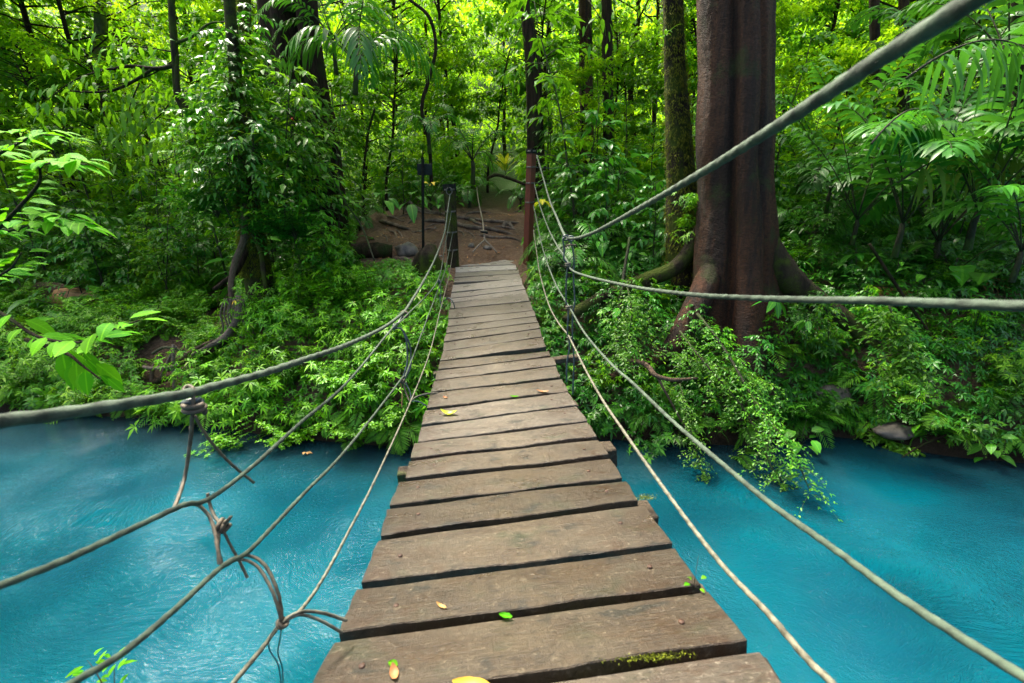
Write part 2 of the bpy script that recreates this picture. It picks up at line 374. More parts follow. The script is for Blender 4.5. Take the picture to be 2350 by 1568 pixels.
def grid_mesh(name, xs, ys, zf, mat):
    V = np.array([(x, y, zf(x, y)) for y in ys for x in xs]); nx = len(xs); ny = len(ys)
    i, j = np.meshgrid(np.arange(nx - 1), np.arange(ny - 1)); b = (j * nx + i).ravel()
    return mesh_np(name, V, None, np.stack([b, b + 1, b + nx + 1, b + nx], 1), mat=mat)
def ground_mat():
    M = Mat('dirt_and_litter'); co = M.coord('Object')
    n1 = M.noise(1.3, 5, 0.6, co); n2 = M.noise(14, 6, 0.7, co, 0.5); n3 = M.noise(60, 4, 0.7, co)
    vz = M.node('ShaderNodeTexVoronoi'); vz.inputs['Scale'].default_value = 17; M.l.new(co, vz.inputs['Vector'])
    c = M.mix(M.ramp(n2, [(0.3, (0, 0, 0)), (0.7, (1, 1, 1))]), (0.065, 0.040, 0.024), (0.27, 0.185, 0.12))
    c = M.mix(M.ramp(n1, [(0.42, (0, 0, 0)), (0.6, (0.7, 0.7, 0.7))]), c, (0.17, 0.10, 0.06))
    lit = M.math('MULTIPLY', M.math('LESS_THAN', vz.outputs['Distance'], 0.22), M.math('GREATER_THAN', n2, 0.52))
    c = M.mix(M.math('MULTIPLY', lit, 0.6), c, (0.20, 0.16, 0.09))
    c = M.mix(M.ramp(n3, [(0.35, (0.7, 0.7, 0.7)), (0.45, (0, 0, 0))]), c, (0.02, 0.013, 0.008))
    geo = M.node('ShaderNodeNewGeometry'); sp = M.node('ShaderNodeSeparateXYZ'); M.l.new(geo.outputs['Position'], sp.inputs[0])
    wet = M.math('SUBTRACT', 1.0, M.math('MULTIPLY', sp.outputs[2], 1.1), True)
    c = M.mix(M.math('MULTIPLY', wet, 0.9), c, (0.012, 0.011, 0.006))
    far = M.math('MULTIPLY', M.math('SUBTRACT', sp.outputs[1], 13.5), 0.5, True)
    c = M.mix(far, c, M.mix(n2, (0.008, 0.035, 0.004), (0.03, 0.09, 0.006)))
    return M.set(color=c, rough=0.75, normal=M.bump(n3, 0.6, 0.03, M.bump(n2, 1.0, 0.10)), spec=0.15)
xs = np.concatenate([np.linspace(-70, -14, 25, endpoint=False), np.linspace(-14, 12, 240, endpoint=False), np.linspace(12, 60, 22)])
ys = np.concatenate([np.linspace(-60, 3, 16, endpoint=False), np.linspace(3, 14, 120, endpoint=False), np.linspace(14, 80, 60)])
structure(grid_mesh('ground', xs, ys, H, ground_mat()))

def water_mat():
    M = Mat('milky_turquoise_water'); co = M.coord('Object')
    w = M.noise(0.55, 3, 0.5, co); w2 = M.noise(0.9, 2, 0.5, M.coord('Object', (1, 1.4, 1)))
    # current-warped coordinates: ripples curl round slow eddies
    warp = M.node('ShaderNodeTexNoise'); warp.inputs['Scale'].default_value = 0.7; warp.inputs['Detail'].default_value = 1.5; M.l.new(co, warp.inputs['Vector'])
    sub = M.node('ShaderNodeVectorMath'); sub.operation = 'SUBTRACT'; sub.inputs[1].default_value = (0.5, 0.5, 0.5); M.l.new(warp.outputs['Color'], sub.inputs[0])
    scl = M.node('ShaderNodeVectorMath'); scl.operation = 'SCALE'; scl.inputs['Scale'].default_value = 1.6; M.l.new(sub.outputs[0], scl.inputs[0])
    add = M.node('ShaderNodeVectorMath'); add.operation = 'ADD'; M.l.new(co, add.inputs[0]); M.l.new(scl.outputs[0], add.inputs[1])
    def mp(s, rz):
        m = M.node('ShaderNodeMapping'); m.inputs['Scale'].default_value = s; m.inputs['Rotation'].default_value = (0, 0, rz); M.l.new(add.outputs[0], m.inputs['Vector']); return m.outputs['Vector']
    r1 = M.noise(5.0, 3, 0.6, mp((0.8, 2.2, 1), 0.5), 0.6)
    r2 = M.noise(17, 4, 0.65, mp((0.9, 1.5, 1), 0.7), 1.4)
    r3 = M.noise(44, 2, 0.5, mp((1, 1.3, 1), 1.2), 1.0)
    patch = M.ramp(w, [(0.40, (0.22,) * 3), (0.62, (1,) * 3)])
    fine = M.math('MULTIPLY', M.math('ADD', M.math('MULTIPLY', r2, 0.7), M.math('MULTIPLY', r3, 0.30)), patch)
    nb = M.bump(fine, 1.0, 0.058, M.bump(r1, 0.22, 0.05))
    c = M.mix(w2, (0.0, 0.030, 0.054), (0.0, 0.082, 0.108))
    sdn = M.node('ShaderNodeAttribute', attribute_name='shore_dist').outputs['Fac']   # shade of the bank, put into the water colour near the shore
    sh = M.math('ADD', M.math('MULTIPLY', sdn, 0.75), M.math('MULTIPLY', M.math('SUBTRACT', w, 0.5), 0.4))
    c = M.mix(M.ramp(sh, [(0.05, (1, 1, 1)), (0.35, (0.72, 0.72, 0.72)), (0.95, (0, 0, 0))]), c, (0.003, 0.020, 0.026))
    M.b.inputs['IOR'].default_value = 1.33
    return M.set(color=c, rough=0.03, normal=nb, spec=0.19)
wx = np.concatenate([np.linspace(-70, -13, 20, endpoint=False), np.linspace(-13, 11, 160, endpoint=False), np.linspace(11, 60, 18)])
wy = np.concatenate([np.linspace(-60, 1, 12, endpoint=False), np.linspace(1, 11, 80, endpoint=False), np.linspace(11, 14, 4)])
wo = grid_mesh('river_water', wx, wy, lambda x, y: 0.0, water_mat())
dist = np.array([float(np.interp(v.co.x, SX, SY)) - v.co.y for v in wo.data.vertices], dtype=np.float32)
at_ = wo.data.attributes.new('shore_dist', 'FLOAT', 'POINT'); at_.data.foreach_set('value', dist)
structure(wo)

# ------------------------------------------------------------------ the bridge deck
def R5(u, v): return (1300 + u / 1.6786, 700 + v / 1.6786)
def S1(u, v): return (1550 + u / 2.24, 1400 + v / 2.24)
def S2(u, v): return (2150 + u / 2.24, 1400 + v / 2.24)
A_ = [((950,517),(1298,515),(948,543),(1300,541)),((903,551),(1295,545),(898,579),(1303,573)),((878,584),(1272,576),(864,611),(1278,600)),
((876,619),(1280,604),(878,651),(1285,630)),((876,655),(1298,634),(872,683),(1302,660)),((870,690),(1303,664),(868,722),(1315,693)),
((860,738),(1318,695),(850,784),(1325,735)),((848,793),(1330,740),(846,825),(1342,765)),((848,830),(1345,770),(844,853),(1350,795)),
((846,860),(1355,795),(842,893),(1372,843)),((832,902),(1378,850),(830,963),(1395,907)),((830,970),(1405,910),(825,1012),(1412,948)),
((820,1020),(1415,952),(816,1060),(1425,985)),((812,1066),(1432,990),(800,1115),(1440,1025)),((797,1125),(1443,1033),(795,1178),(1455,1082)),
((795,1183),(1460,1090),(775,1245),(1480,1150))]
PLK = [tuple(R5(*p) for p in a) for a in A_]
B_ = [((470,100),(100,10),(455,172),(115,50)),((450,185),(130,60),(430,265),(165,130)),((415,280),(160,148),(390,372),(205,240)),((385,390),(215,255),(357,515),(268,362)),
((340,540),(270,378),(307,662),(345,485)),((308,690),(350,500),(275,820),(440,625)),((240,838),(445,652),(208,958),(528,772)),((195,995),(540,800),(165,1135),(632,928)),
((105,1180),(650,975),(25,1378),(750,1130))]
PLK += [(S1(*a), S2(*b), S1(*c), S2(*d)) for a, b, c, d in B_]
PLK += [((1552,2036),(2503,1920),(1522,2133),(2547,1998)),((1513,2161),(2575,2020),(1447,2322),(2684,2165)),((1429,2357),(2699,2192),(1359,2522),(2797,2330)),
((1335,2563),(2835,2362),(1200,2825),(2982,2554)),((1160,2890),(3036,2601),(1010,3230),(3230,2860))]
KS = 2350 / 4096
prof = []
phd = R(5)
for a, b, c, d in PLK:
    l = ray((a[0] + c[0]) / 2 * KS, (a[1] + c[1]) / 2 * KS); r = ray((b[0] + d[0]) / 2 * KS, (b[1] + d[1]) / 2 * KS)
    nx, ny = -math.sin(phd), math.cos(phd); k = (nx * l.x + ny * l.y) / (nx * r.x + ny * r.y)
    s = 1.1 / (r * k - l).length; P_ = l * s; Q_ = r * (k * s); m = (P_ + Q_) / 2
    prof.append((m.y, m.x, m.z, math.asin((Q_ - P_).z / 1.1)))
pr = np.array(prof[2:-1]); zc = np.polyfit(pr[:, 0], pr[:, 2], 4); xc = np.polyfit(pr[:, 0], pr[:, 1], 2); rc = np.polyfit(pr[:, 0], pr[:, 3], 4)
def deck_z(x, y):
    yy = min(max(y, 0.0), 9.2)
    rl = float(np.polyval(rc, min(max(y, 0.9), 8.3)))
    z = float(np.polyval(zc, yy)) if yy < 8.3 else float(np.polyval(zc, 8.3)) + (yy - 8.3) * 0.06
    return CAMZ + z + (x - float(np.polyval(xc, yy))) * math.tan(rl)
def on_deck(px, py):
    r = ray(px, py); lo, hi = 0.2, 14.0
    f = lambda s: CAMZ + r.z * s - deck_z(r.x * s, r.y * s)
    for _ in range(50):
        m = (lo + hi) / 2
        if f(m) > 0: lo = m
        else: hi = m
    return r * lo + Vector((0, 0, CAMZ))
bridge = empty('suspension_footbridge', on_deck(1150, 900), 'weathered plank footbridge hung on ropes across the turquoise river', 'footbridge')
bridge_inv = bridge.matrix_basis.inverted()
def to_bridge(o): o.parent = bridge; o.location = Vector(o.location) - Vector(bridge.location); return o
def part_plank(i, corners, thick):
    bl, br, fl, fr = corners
    cen = (bl + br + fl + fr) / 4; ex = ((br + fr) - (bl + fl)).normalized(); nz = ex.cross((bl + br) - (fl + fr)).normalized(); ey = nz.cross(ex)
    M3 = Matrix((ex, ey, nz)); loc = [M3 @ (p - cen) for p in (bl, br, fl, fr)]
    nx = 28; nyy = 4; V = []; Fq = []
    sd_ = i * 13.7
    for j in range(nyy + 1):
        t = j / nyy
        for k in range(nx + 1):
            s = k / nx; p = loc[2].lerp(loc[0], t).lerp(loc[3].lerp(loc[1], t), s)
            w = noise.noise(Vector((s * 5, sd_, 0))) * 0.011 + noise.noise(Vector((s * 21, sd_, 4))) * 0.0045
            if j == 0: p.y += w
            if j == nyy: p.y += noise.noise(Vector((s * 5, sd_, 9))) * 0.005
            p.z += noise.noise(Vector((s * 2.2, t, sd_))) * 0.009
            edge = min(t, 1 - t)
            if j in (0, nyy): p.z -= 0.003
            if k in (0, nx): p.x += noise.noise(Vector((t * 3, sd_, 2 + k))) * 0.008
            V.append(p)
    n1 = (nx + 1) * (nyy + 1)
    def vi(j, k): return j * (nx + 1) + k
    for j in range(nyy):
        for k in range(nx): Fq.append((vi(j, k), vi(j, k + 1), vi(j + 1, k + 1), vi(j + 1, k)))
    ring = [vi(0, k) for k in range(nx + 1)] + [vi(j, nx) for j in range(1, nyy + 1)] + [vi(nyy, k) for k in range(nx - 1, -1, -1)] + [vi(j, 0) for j in range(nyy - 1, 0, -1)]
    lv = []
    for lvl, (dz, ins) in enumerate(((-0.004, -0.003), (-thick, -0.001))):
        ids = []
        for q in ring:
            p = V[q].copy(); p.z += dz
            c = Vector((p.x, p.y, 0)); p.y += math.copysign(-ins, p.y); p.x += math.copysign(-ins, p.x)
            p.y += noise.noise(Vector((p.x * 9, sd_, lvl * 3))) * 0.002
            ids.append(len(V)); V.append(p)
        lv.append(ids)
    m = len(ring)
    for a, b in ((ring, lv[0]), (lv[0], lv[1])):
        for q in range(m): Fq.append((a[(q + 1) % m], a[q], b[q], b[(q + 1) % m]))
    me = D.meshes.new('plank'); me.from_pydata([tuple(v) for v in V], [], Fq + [tuple(lv[1])]); me.materials.append(M_PLANK)
    me.update(); o = D.objects.new('plank', me); C.objects.link(o)
    o.matrix_basis = Matrix.Translation(cen) @ M3.transposed().to_4x4()
    sky_sheen = max(0.0, min(1.0, (15.5 - i) / 13)) * (0.75 + 0.25 * math.sin(i * 2.3)); o.color = (sky_sheen, 0, 0, 1)  # far boards lightened to carry the grazing reflection of the sky
    if i >= 10 and i < 40:
        hw = (loc[1].x - loc[0].x) / 2
        for sx in (-1, 1):
            T = Tubes(); x = sx * (hw - 0.13 + 0.02 * math.sin(i * 3 + sx)); y = 0.02 * math.sin(i * 5.1 + sx)
            T.add([(x, y, -0.004), (x, y, 0.0045)], 0.0085, 8); T.build('nail', M_NAIL, o)
    return to_bridge(o)
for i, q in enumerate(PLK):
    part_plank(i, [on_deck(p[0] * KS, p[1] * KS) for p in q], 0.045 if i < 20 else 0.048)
# planks carried on behind the camera
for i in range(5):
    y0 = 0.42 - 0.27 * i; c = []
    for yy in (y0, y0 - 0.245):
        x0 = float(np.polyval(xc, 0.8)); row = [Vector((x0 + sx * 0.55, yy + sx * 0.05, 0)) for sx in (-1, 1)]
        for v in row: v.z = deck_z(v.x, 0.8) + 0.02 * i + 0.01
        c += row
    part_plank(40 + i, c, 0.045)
def box_between(name, a, b, w, h, mat, lump=0.0, sides=None):
    """A squared timber from a to b, w wide and h deep, top face on the line."""
    a = Vector(a); b = Vector(b); ex = (b - a).normalized(); up = Vector((0, 0, 1)); ey = up.cross(ex).normalized(); nz = ex.cross(ey)
    n = 10; V = []; Fq = []
    for k in range(n + 1):
        c = a.lerp(b, k / n)
        for (s, t) in ((-1, 0), (1, 0), (1, -1), (-1, -1)):
            v = c + ey * (s * w / 2) + nz * (t * h)
            if lump: v += Vector(noise.noise_vector(v * 9.0)) * lump
            V.append(v - a)
        if k:
            q = (k - 1) * 4
            for e in range(4): Fq.append((q + e, q + (e + 1) % 4, q + 4 + (e + 1) % 4, q + 4 + e))
    Fq += [(3, 2, 1, 0), (n * 4, n * 4 + 1, n * 4 + 2, n * 4 + 3)]
    me = D.meshes.new(name); me.from_pydata([tuple(v) for v in V], [], Fq); me.materials.append(mat); me.update()
    o = D.objects.new(name, me); C.objects.link(o); o.location = a
    bv = o.modifiers.new('bevel', 'BEVEL'); bv.width = 0.006; bv.segments = 1
    return o
B_BEAM = bark('rotten_beam', (0.05, 0.032, 0.018), (0.16, 0.12, 0.07), 0.3, (0.05, 0.08, 0.012), 0.7, (5, 5, 5))
# cross beams whose ends stick out from under the planks: (left px or None, right px or None)
def beam(pl, pr, w=0.09, h=0.08, lump=0.006, drop=0.055):
    a = on_deck(*pl); b = on_deck(*pr); a.z -= drop; b.z -= drop
    to_bridge(box_between('cross_beam', a, b, w, h, B_BEAM, lump))
beam((912, 1062), (1410, 1050 - 50), 0.11, 0.12, 0.02)
beam((993, 843), (1328, 803), 0.09, 0.05)
beam((985, 960), (1325, 908))
beam((950, 1020), (1358, 962))
beam((905, 1130), (1412, 1045))
beam((870, 1225), (1500, 1140), 0.13, 0.14, 0.02)
beam((800, 1440), (1642, 1345), 0.15, 0.07, 0.004)
beam((690, 1640), (1790, 1500))
for sx in (-0.42, 0.40):          # two load cables under the planks
    T = Tubes(); P = [Vector((float(np.polyval(xc, y)) + sx, y, deck_z(float(np.polyval(xc, y)) + sx, y) - 0.062)) for y in np.linspace(0.0, 8.9, 24)]
    T.add([p - bridge.location for p in P], 0.011, 8); T.build('load_cable', M_STEEL, bridge)

# ------------------------------------------------------------------ the side ropes
def rope_world(pts3, r, mat, name, n=6, parent=bridge, sides=8, rad=None, strand=False):
    sp = spline(pts3, n); base = np.array(parent.location)
    # even resampling, then a three-strand twist
    sl = np.concatenate([[0], np.cumsum(np.linalg.norm(np.diff(sp, axis=0), axis=1))]); m = int(min(1500, max(12, sl[-1] / (r * 0.9)))); ss = np.linspace(0, sl[-1], m)
    sp = np.stack([np.interp(ss, sl, sp[:, k]) for k in range(3)], 1)
    T = Tubes(); T.add(sp - base, r, 10)
    V = T.V[0].reshape(m, 10, 3); c = V.mean(axis=1, keepdims=True); ph = (ss / (r * 7.0) * 2 * math.pi)[:, None]; th = np.arange(10)[None] / 10 * 2 * math.pi
    k = 1 + (0.05 if r > .012 else 0.10) * np.cos(3 * th + ph * 1.0) + 0.03 * np.sin(ph * 0.13 + 3)
    T.V[0] = (c + (V - c) * k[..., None]).reshape(-1, 3)
    return T.build(name, mat, parent)
def on_plane(px, py, a, b):       # the side net: the upright surface X = a + b*Y
    r = ray(px, py); s = a / (r.x - b * r.y); return Vector((0, 0, CAMZ)) + r * s
LROPES = [
 ('handrail_rope', -0.765, -0.0375, 0.0118, [(-260,1000),(-120,982),(0,967),(150,948),(300,925),(432,903),(500,885),(600,858),(700,825),(800,790),(880,752),(925,718),(945,690),(975,640),(1000,590),(1020,535),(1028,480),(1034,440)], M_ROPE),
 ('side_rope', -0.69, -0.045, 0.0058, [(-250,1450),(-120,1396),(0,1345),(150,1285),(300,1215),(420,1160),(480,1145),(580,1070),(690,970),(803,871),(905,748),(929,728),(1005,643),(1022,560),(1036,488)], M_ROPE),
 ('side_rope', -0.63, -0.051, 0.0058, [(20,1680),(100,1615),(165,1568),(280,1500),(400,1400),(510,1300),(565,1270),(620,1215),(700,1130),(803,1022),(920,871),(941,836),(1005,665),(1019,629),(1030,580),(1039,534)], M_ROPE),
 ('side_rope', -0.57, -0.058, 0.0055, [(440,1690),(500,1610),(535,1568),(600,1490),(650,1425),(690,1400),(740,1330),(800,1220),(867,1088),(944,918),(987,807),(1008,722),(1020,675),(1031,629),(1040,574)], M_ROPE2),
]
for nm, a, b, r, pts, mt in LROPES:
    W3 = []
    for (x, y) in pts:
        v = on_plane(x, y, a, b)
        if v.y > 8.45 or v.y < 0: v = at(x, y, 8.4)
        W3.append(v)
    rope_world(W3, r, mt, nm, 8)
RY = lambda pts: [at(*p) for p in pts]
RROPES = [
 ('handrail_rope', 0.0120, [(1232,357,8.3),(1247,410,7.4),(1262,462,6.3),(1279,502,5.2),(1294,537,4.35),(1305,547,4.0),(1327,546,3.7),(1360,535,3.2),(1404,513,2.7),(1500,460,1.95),(1600,403,1.5),(1700,342,1.2),(1850,247,0.92),(2000,148,0.74),(2120,73,0.64),(2230,2,0.57),(2380,-95,0.49),(2600,-240,0.41)], M_ROPE),
 ('side_rope', 0.0085, [(1226,421,8.3),(1238,469,7.3),(1259,526,6.0),(1277,561,5.1),(1291,582,4.4),(1302,600,4.0),(1312,620,3.85),(1350,635,3.2),(1450,658,2.35),(1575,675,1.75),(1700,683,1.40),(1850,688,1.12),(2000,690,0.93),(2200,698,0.76),(2350,703,0.66),(2600,715,0.54)], M_ROPE),
 ('side_rope', 0.0074, [(1224,471,8.3),(1233,513,7.4),(1242,557,6.4),(1256,604,5.4),(1276,654,4.6),(1303,700,3.95),(1314,718,3.8),(1338,759,3.3),(1370,800,2.85),(1411,844,2.4),(1455,882,2.05),(1537,961,1.6),(1640,1050,1.25),(1760,1150,1.0),(1900,1250,0.79),(2050,1360,0.63),(2200,1460,0.53),(2350,1555,0.447),(2480,1640,0.38)], M_ROPE),
 ('side_rope', 0.0075, [(1224,528,8.3),(1231,575,7.2),(1238,623,6.3),(1251,674,5.4),(1264,710,4.9),(1282,742,4.4),(1303,768,3.9),(1311,783,3.75),(1346,853,3.0),(1382,917,2.5),(1421,975,2.15),(1480,1060,1.75),(1570,1185,1.35),(1660,1300,1.08),(1760,1405,0.87),(1850,1510,0.72),(1910,1568,0.645),(1990,1650,0.56)], M_ROPE2),
]
for nm, r, pts, mt in RROPES: rope_world(RY(pts), r, mt, nm, 8)
def lp(Y): return -0.72 - 0.043 * Y
def tie(pts, r, mat, name='tie_cord', sides=7, n=6): return rope_world(RY(pts), r * (0.74 if pts[0][2] < 2 else 0.85), mat, name, n, sides=sides)
def knot(px, py, Y, rad, cr, turns, mat, axis='x', squash=0.7, name='knot', tilt=0.0):
    """Several tight wraps of cord round the rope at one point, drawn as one continuous coil."""
    c = at(px, py, Y); T = Tubes(); P = []
    for k in range(turns * 12 + 1):
        t = k / 12 * 2 * math.pi; o_ = (k / (turns * 12) - 0.5) * cr * 2 * turns
        if axis == 'x': v = Vector((o_, math.cos(t) * rad, math.sin(t) * rad * squash))
        elif axis == 'y': v = Vector((math.cos(t) * rad, o_, math.sin(t) * rad * squash))
        else: v = Vector((math.cos(t) * rad, math.sin(t) * rad * squash, o_))
        v.rotate(Matrix.Rotation(tilt, 3, 'Y')); P.append(c + v - bridge.location)
    T.add(P, cr, 7); return T.build(name, mat, bridge)
# near left ties
Yk = 1.06
tie([(425,905,Yk-.015),(422,893,Yk),(432,886,Yk+.01),(443,893,Yk),(443,925,Yk-.02),(441,960,Yk-.02),(437,1010,Yk-.01),(425,1090,Yk-.03),(410,1140,.97),(398,1170,.93)], 0.0062, M_TIE)
tie([(448,955,Yk-.02),(470,995,Yk),(510,1045,Yk+.04),(550,1082,Yk+.07),(583,1108,Yk+.09)], 0.0052, M_TIE)
knot(446, 936, Yk-.01, 0.024, 0.0065, 2, M_TIE, 'z', 0.8, tilt=0.1); knot(442, 921, Yk, 0.021, 0.006, 1, M_BLUE, 'z', 0.8, tilt=-0.1)
tie([(476,1132,1.06),(482,1160,1.05),(492,1185,1.03),(504,1205,1.0),(500,1250,.96),(503,1295,.93)], 0.0058, M_TIE)
tie([(400,1166,.94),(425,1156,.97),(455,1160,1.0),(480,1185,1.0),(494,1225,.97),(500,1262,.94),(510,1300,.92)], 0.006, M_TIE)
knot(511, 1207, 1.0, 0.014, 0.006, 2, M_TIE, 'x', 0.9, tilt=0.5)
tie([(510,1203,1.0),(522,1195,.99),(530,1186,.985)], 0.006, M_TIE)
tie([(510,1212,.99),(528,1250,.98),(550,1290,.97),(568,1326,.96)], 0.0048, M_TIE)
tie([(505,1302,.93),(535,1282,.95),(575,1276,.96),(610,1300,.95),(636,1355,.92),(646,1400,.90),(648,1432,.885)], 0.0055, M_TIE)
tie([(515,1300,.93),(550,1284,.94),(590,1300,.94),(622,1350,.91),(638,1395,.89),(645,1425,.88)], 0.0052, M_TIE)
knot(648, 1430, .885, 0.011, 0.0045, 2, M_TIE, 'x', 0.9, tilt=-0.6)
tie([(640,1432,.885),(620,1462,.88),(618,1490,.88),(636,1520,.87),(642,1545,.865),(647,1590,.86)], 0.0022, M_BLUE, sides=5)
tie([(647,1435,.885),(642,1470,.88),(638,1500,.87),(648,1535,.865),(649,1590,.855)], 0.0022, M_BLUE, sides=5)
tie([(648,1430,.885),(670,1412,.90),(700,1403,.92),(745,1408,.95),(795,1424,.98)], 0.006, M_ROPE2)
tie([(655,1424,.89),(690,1411,.91),(735,1424,.93),(785,1452,.95)], 0.0055, M_ROPE2)
# far left ties
knot(928, 722, 3.72, 0.03, 0.009, 2, M_TIE, 'y', 0.9); knot(905, 750, 3.6, 0.022, 0.008, 2, M_BLUE, 'x', 0.9, tilt=0.6)
tie([(925,722,3.72),(915,740,3.65),(908,752,3.6),(922,756,3.62),(932,780,3.6),(935,810,3.58),(934,836,3.55),(925,868,3.5)], 0.009, M_BLUE)
tie([(925,758,3.62),(940,790,3.6),(943,820,3.58),(941,845,3.54),(928,872,3.5)], 0.008, M_BLUE)
knot(924, 874, 3.5, 0.022, 0.008, 2, M_TIE, 'x', 0.9, tilt=0.6)
tie([(926,878,3.5),(931,900,3.45),(940,922,3.4)], 0.008, M_TIE); tie([(930,878,3.5),(941,900,3.45),(944,922,3.4)], 0.007, M_BLUE)
tie([(920,880,3.5),(923,905,3.48),(922,935,3.45)], 0.004, M_ORANGE)
tie([(944,920,3.4),(958,910,3.42),(980,904,3.45),(1005,902,3.5)], 0.008, M_ROPE2); tie([(944,920,3.4),(962,922,3.4),(980,933,3.38)], 0.007, M_BLUE)
knot(1008, 646, 5.9, 0.022, 0.009, 2, M_BLUE, 'x', 0.9); tie([(1008,648,5.9),(1012,668,5.9),(1010,690,5.88),(1016,705,5.85)], 0.009, M_BLUE)
tie([(1020,690,5.7),(1030,684,5.65),(1040,694,5.6),(1044,708,5.6)], 0.008, M_BLUE)
knot(1011, 588, 6.6, 0.02, 0.007, 1, M_WIRE, 'z', 0.9)
# right ties
tie([(1299,545,4.0),(1292,548,3.98),(1293,560,3.98),(1295,575,3.97),(1294,594,3.96),(1302,607,3.95),(1300,635,3.94),(1299,690,3.92),(1304,715,3.9),(1302,765,3.88),(1307,794,3.87),(1301,832,3.85),(1300,878,3.82)], 0.0085, M_BLUE)
tie([(1306,545,4.0),(1312,563,3.98),(1317,592,3.96),(1316,640,3.95),(1319,692,3.92),(1314,721,3.9),(1314,780,3.88),(1317,826,3.86),(1314,905,3.82)], 0.0085, M_BLUE)
tie([(1299,565,3.97),(1310,562,3.95),(1322,563,3.93)], 0.009, M_TIE, 'toggle_stick')
knot(1298, 546, 4.0, 0.024, 0.008, 1, M_BLUE, 'y', 0.9); knot(1310, 548, 3.98, 0.024, 0.008, 1, M_BLUE, 'y', 0.9)
knot(1303, 608, 3.95, 0.02, 0.008, 2, M_ROPE2, 'z', 0.9); knot(1305, 706, 3.9, 0.02, 0.008, 2, M_ROPE2, 'z', 0.9); knot(1306, 775, 3.88, 0.018, 0.007, 1, M_ROPE2, 'z', 0.9)

# ------------------------------------------------------------------ posts, sign, anchor cable
def squared_post(name, top_px, bot_px, Y, wpx, mat, label, cat, cap_mat=None, cap=0.05, lump=0.004, group=None, round_=False):
    t = at(*top_px, Y); b = at(*bot_px, Y); w = ppx(wpx, Y, (top_px[1] + bot_px[1]) / 2)
    b.z -= 0.25
    root = empty(name, b, label, cat, group)
    def seg(nm, p, q, ww, m):
        T = Tubes(); P = [p.lerp(q, k / 10) - b for k in range(11)]
        T.add(P, ww * (0.5 if round_ else 0.707), 14 if round_ else 4, lump=0.05)
        o = T.build(nm, m, root, smooth=round_); return o
    if cap_mat:
        c = t.lerp(b, cap / (t - b).length); seg('shaft', b, c, w, mat); seg('cap', c, t, w * 1.12, cap_mat)
    else: seg('shaft', b, t, w, mat)
    return root, t, b, w
def wraps(root, t, b, ys, Y, w, mat, name='wire_wrap', turns=2, rr=0.004, base=None):
    for py in ys:
        f = (py - proj(t)[1]) / (proj(b)[1] - proj(t)[1]); c = t.lerp(b, f); T = Tubes(); P = []
        for k in range(turns * 16 + 1):
            a = k / 16 * 2 * math.pi; P.append(c + Vector((math.cos(a) * w * .62, math.sin(a) * w * .62, (k / 16) * rr * 2.1 + 0.006 * math.sin(a))) - b)
        T.add(P, rr, 6); T.build(name, mat, root)
root, t, b, w = squared_post('wooden_post', (1031, 423), (1041, 606), 8.42, 19, B_MOSS, 'mossy black square post holding the left ropes at the far bridge end', 'post', M_BLACK, 0.11, group='rope posts at the far bridge end', round_=False)
wraps(root, t, b, (437, 485, 532, 573), 8.42, w, M_WIRE, 'rope_wrap', 2, 0.007)
T = Tubes(); c = at(1031, 439, 8.32); T.add([c + Vector((math.cos(a) * .05, 0.0, math.sin(a) * .06)) - b for a in np.linspace(0, 2 * math.pi, 16)], 0.008, 6); T.build('shackle_ring', M_WIRE, root)
root, t, b, w = squared_post('wooden_post', (1220, 343), (1210, 596), 8.42, 15.5, M_REDPOST, 'tall red-brown wooden post holding the right ropes at the far bridge end', 'post', M_BLACK, 0.07, group='rope posts at the far bridge end')
wraps(root, t, b, (349, 383, 418, 461), 8.42, w, M_WIRE, 'wire_wrap', 2, 0.006)
def lone_tube(name, pts, rad, mat, label, cat, group=None, n=5, sides=7, lump=0.0):
    sp = spline(pts, n); o0 = Vector(sp[0]); T = Tubes()
    if not np.isscalar(rad): rad = np.interp(np.linspace(0, 1, len(sp)), np.linspace(0, 1, len(rad)), rad)
    T.add(sp - np.array(o0), rad, sides, lump=lump); o = T.build(name, mat); o.location = o0
    return tag(o, label, cat, group)
lone_tube('guy_wire', RY([(1226,349,8.4),(1280,372,8.7),(1347,405,9.2)]), 0.006, M_BLACK, 'black guy wire slanting down right from the red post top', 'wire')
lone_tube('guy_wire', RY([(1224,384,8.4),(1275,386,8.8),(1327,378,9.4)]), 0.0055, M_BLUE, 'thin dark wire leaving the red post below its top wrap', 'wire')
lone_tube('guy_wire', RY([(1222,419,8.4),(1270,421,8.8),(1322,414,9.4)]), 0.0045, M_BLUE, 'thin wire leaving the red post at mid height', 'wire')
lone_tube('guy_wire', RY([(1220,461,8.4),(1245,462,8.7),(1290,455,9.3)]), 0.005, M_BLUE, 'lowest dark wire tied round the red post', 'wire')
gp = at(970, 604, 8.75)
sp_root = empty('sign_post', gp, 'black sign seen from behind on a slim post left of the bridge', 'sign')
tp = at(970, 361, 8.75)
sp_root.location.z -= 0.2; g0 = Vector(sp_root.location)
T = Tubes(); T.add([Vector((0, 0, 0)), Vector(((tp - g0).x * .5, 0, (tp - g0).z * .5)), Vector(((tp - g0).x, 0, (tp - g0).z))], 0.026, 4); T.build('pole', M_BLACK, sp_root, smooth=False)
pa = at(956, 376, 8.80); pb = at(992, 402, 8.80)
o = box_between('sign_panel', Vector((pa.x, 8.81, (pa.z + pb.z) / 2)), Vector((pb.x, 8.79, (pa.z + pb.z) / 2)), 0.03, (pa.z - pb.z), M_SIGNB)
o.location = Vector((pa.x, 8.83, pa.z)) - g0; o.parent = sp_root
ac = empty('anchor_cable', at(1110, 534, 9.1), 'steel anchor cable forking at a clamp behind the last plank', 'cable')
acl = Vector(ac.location)
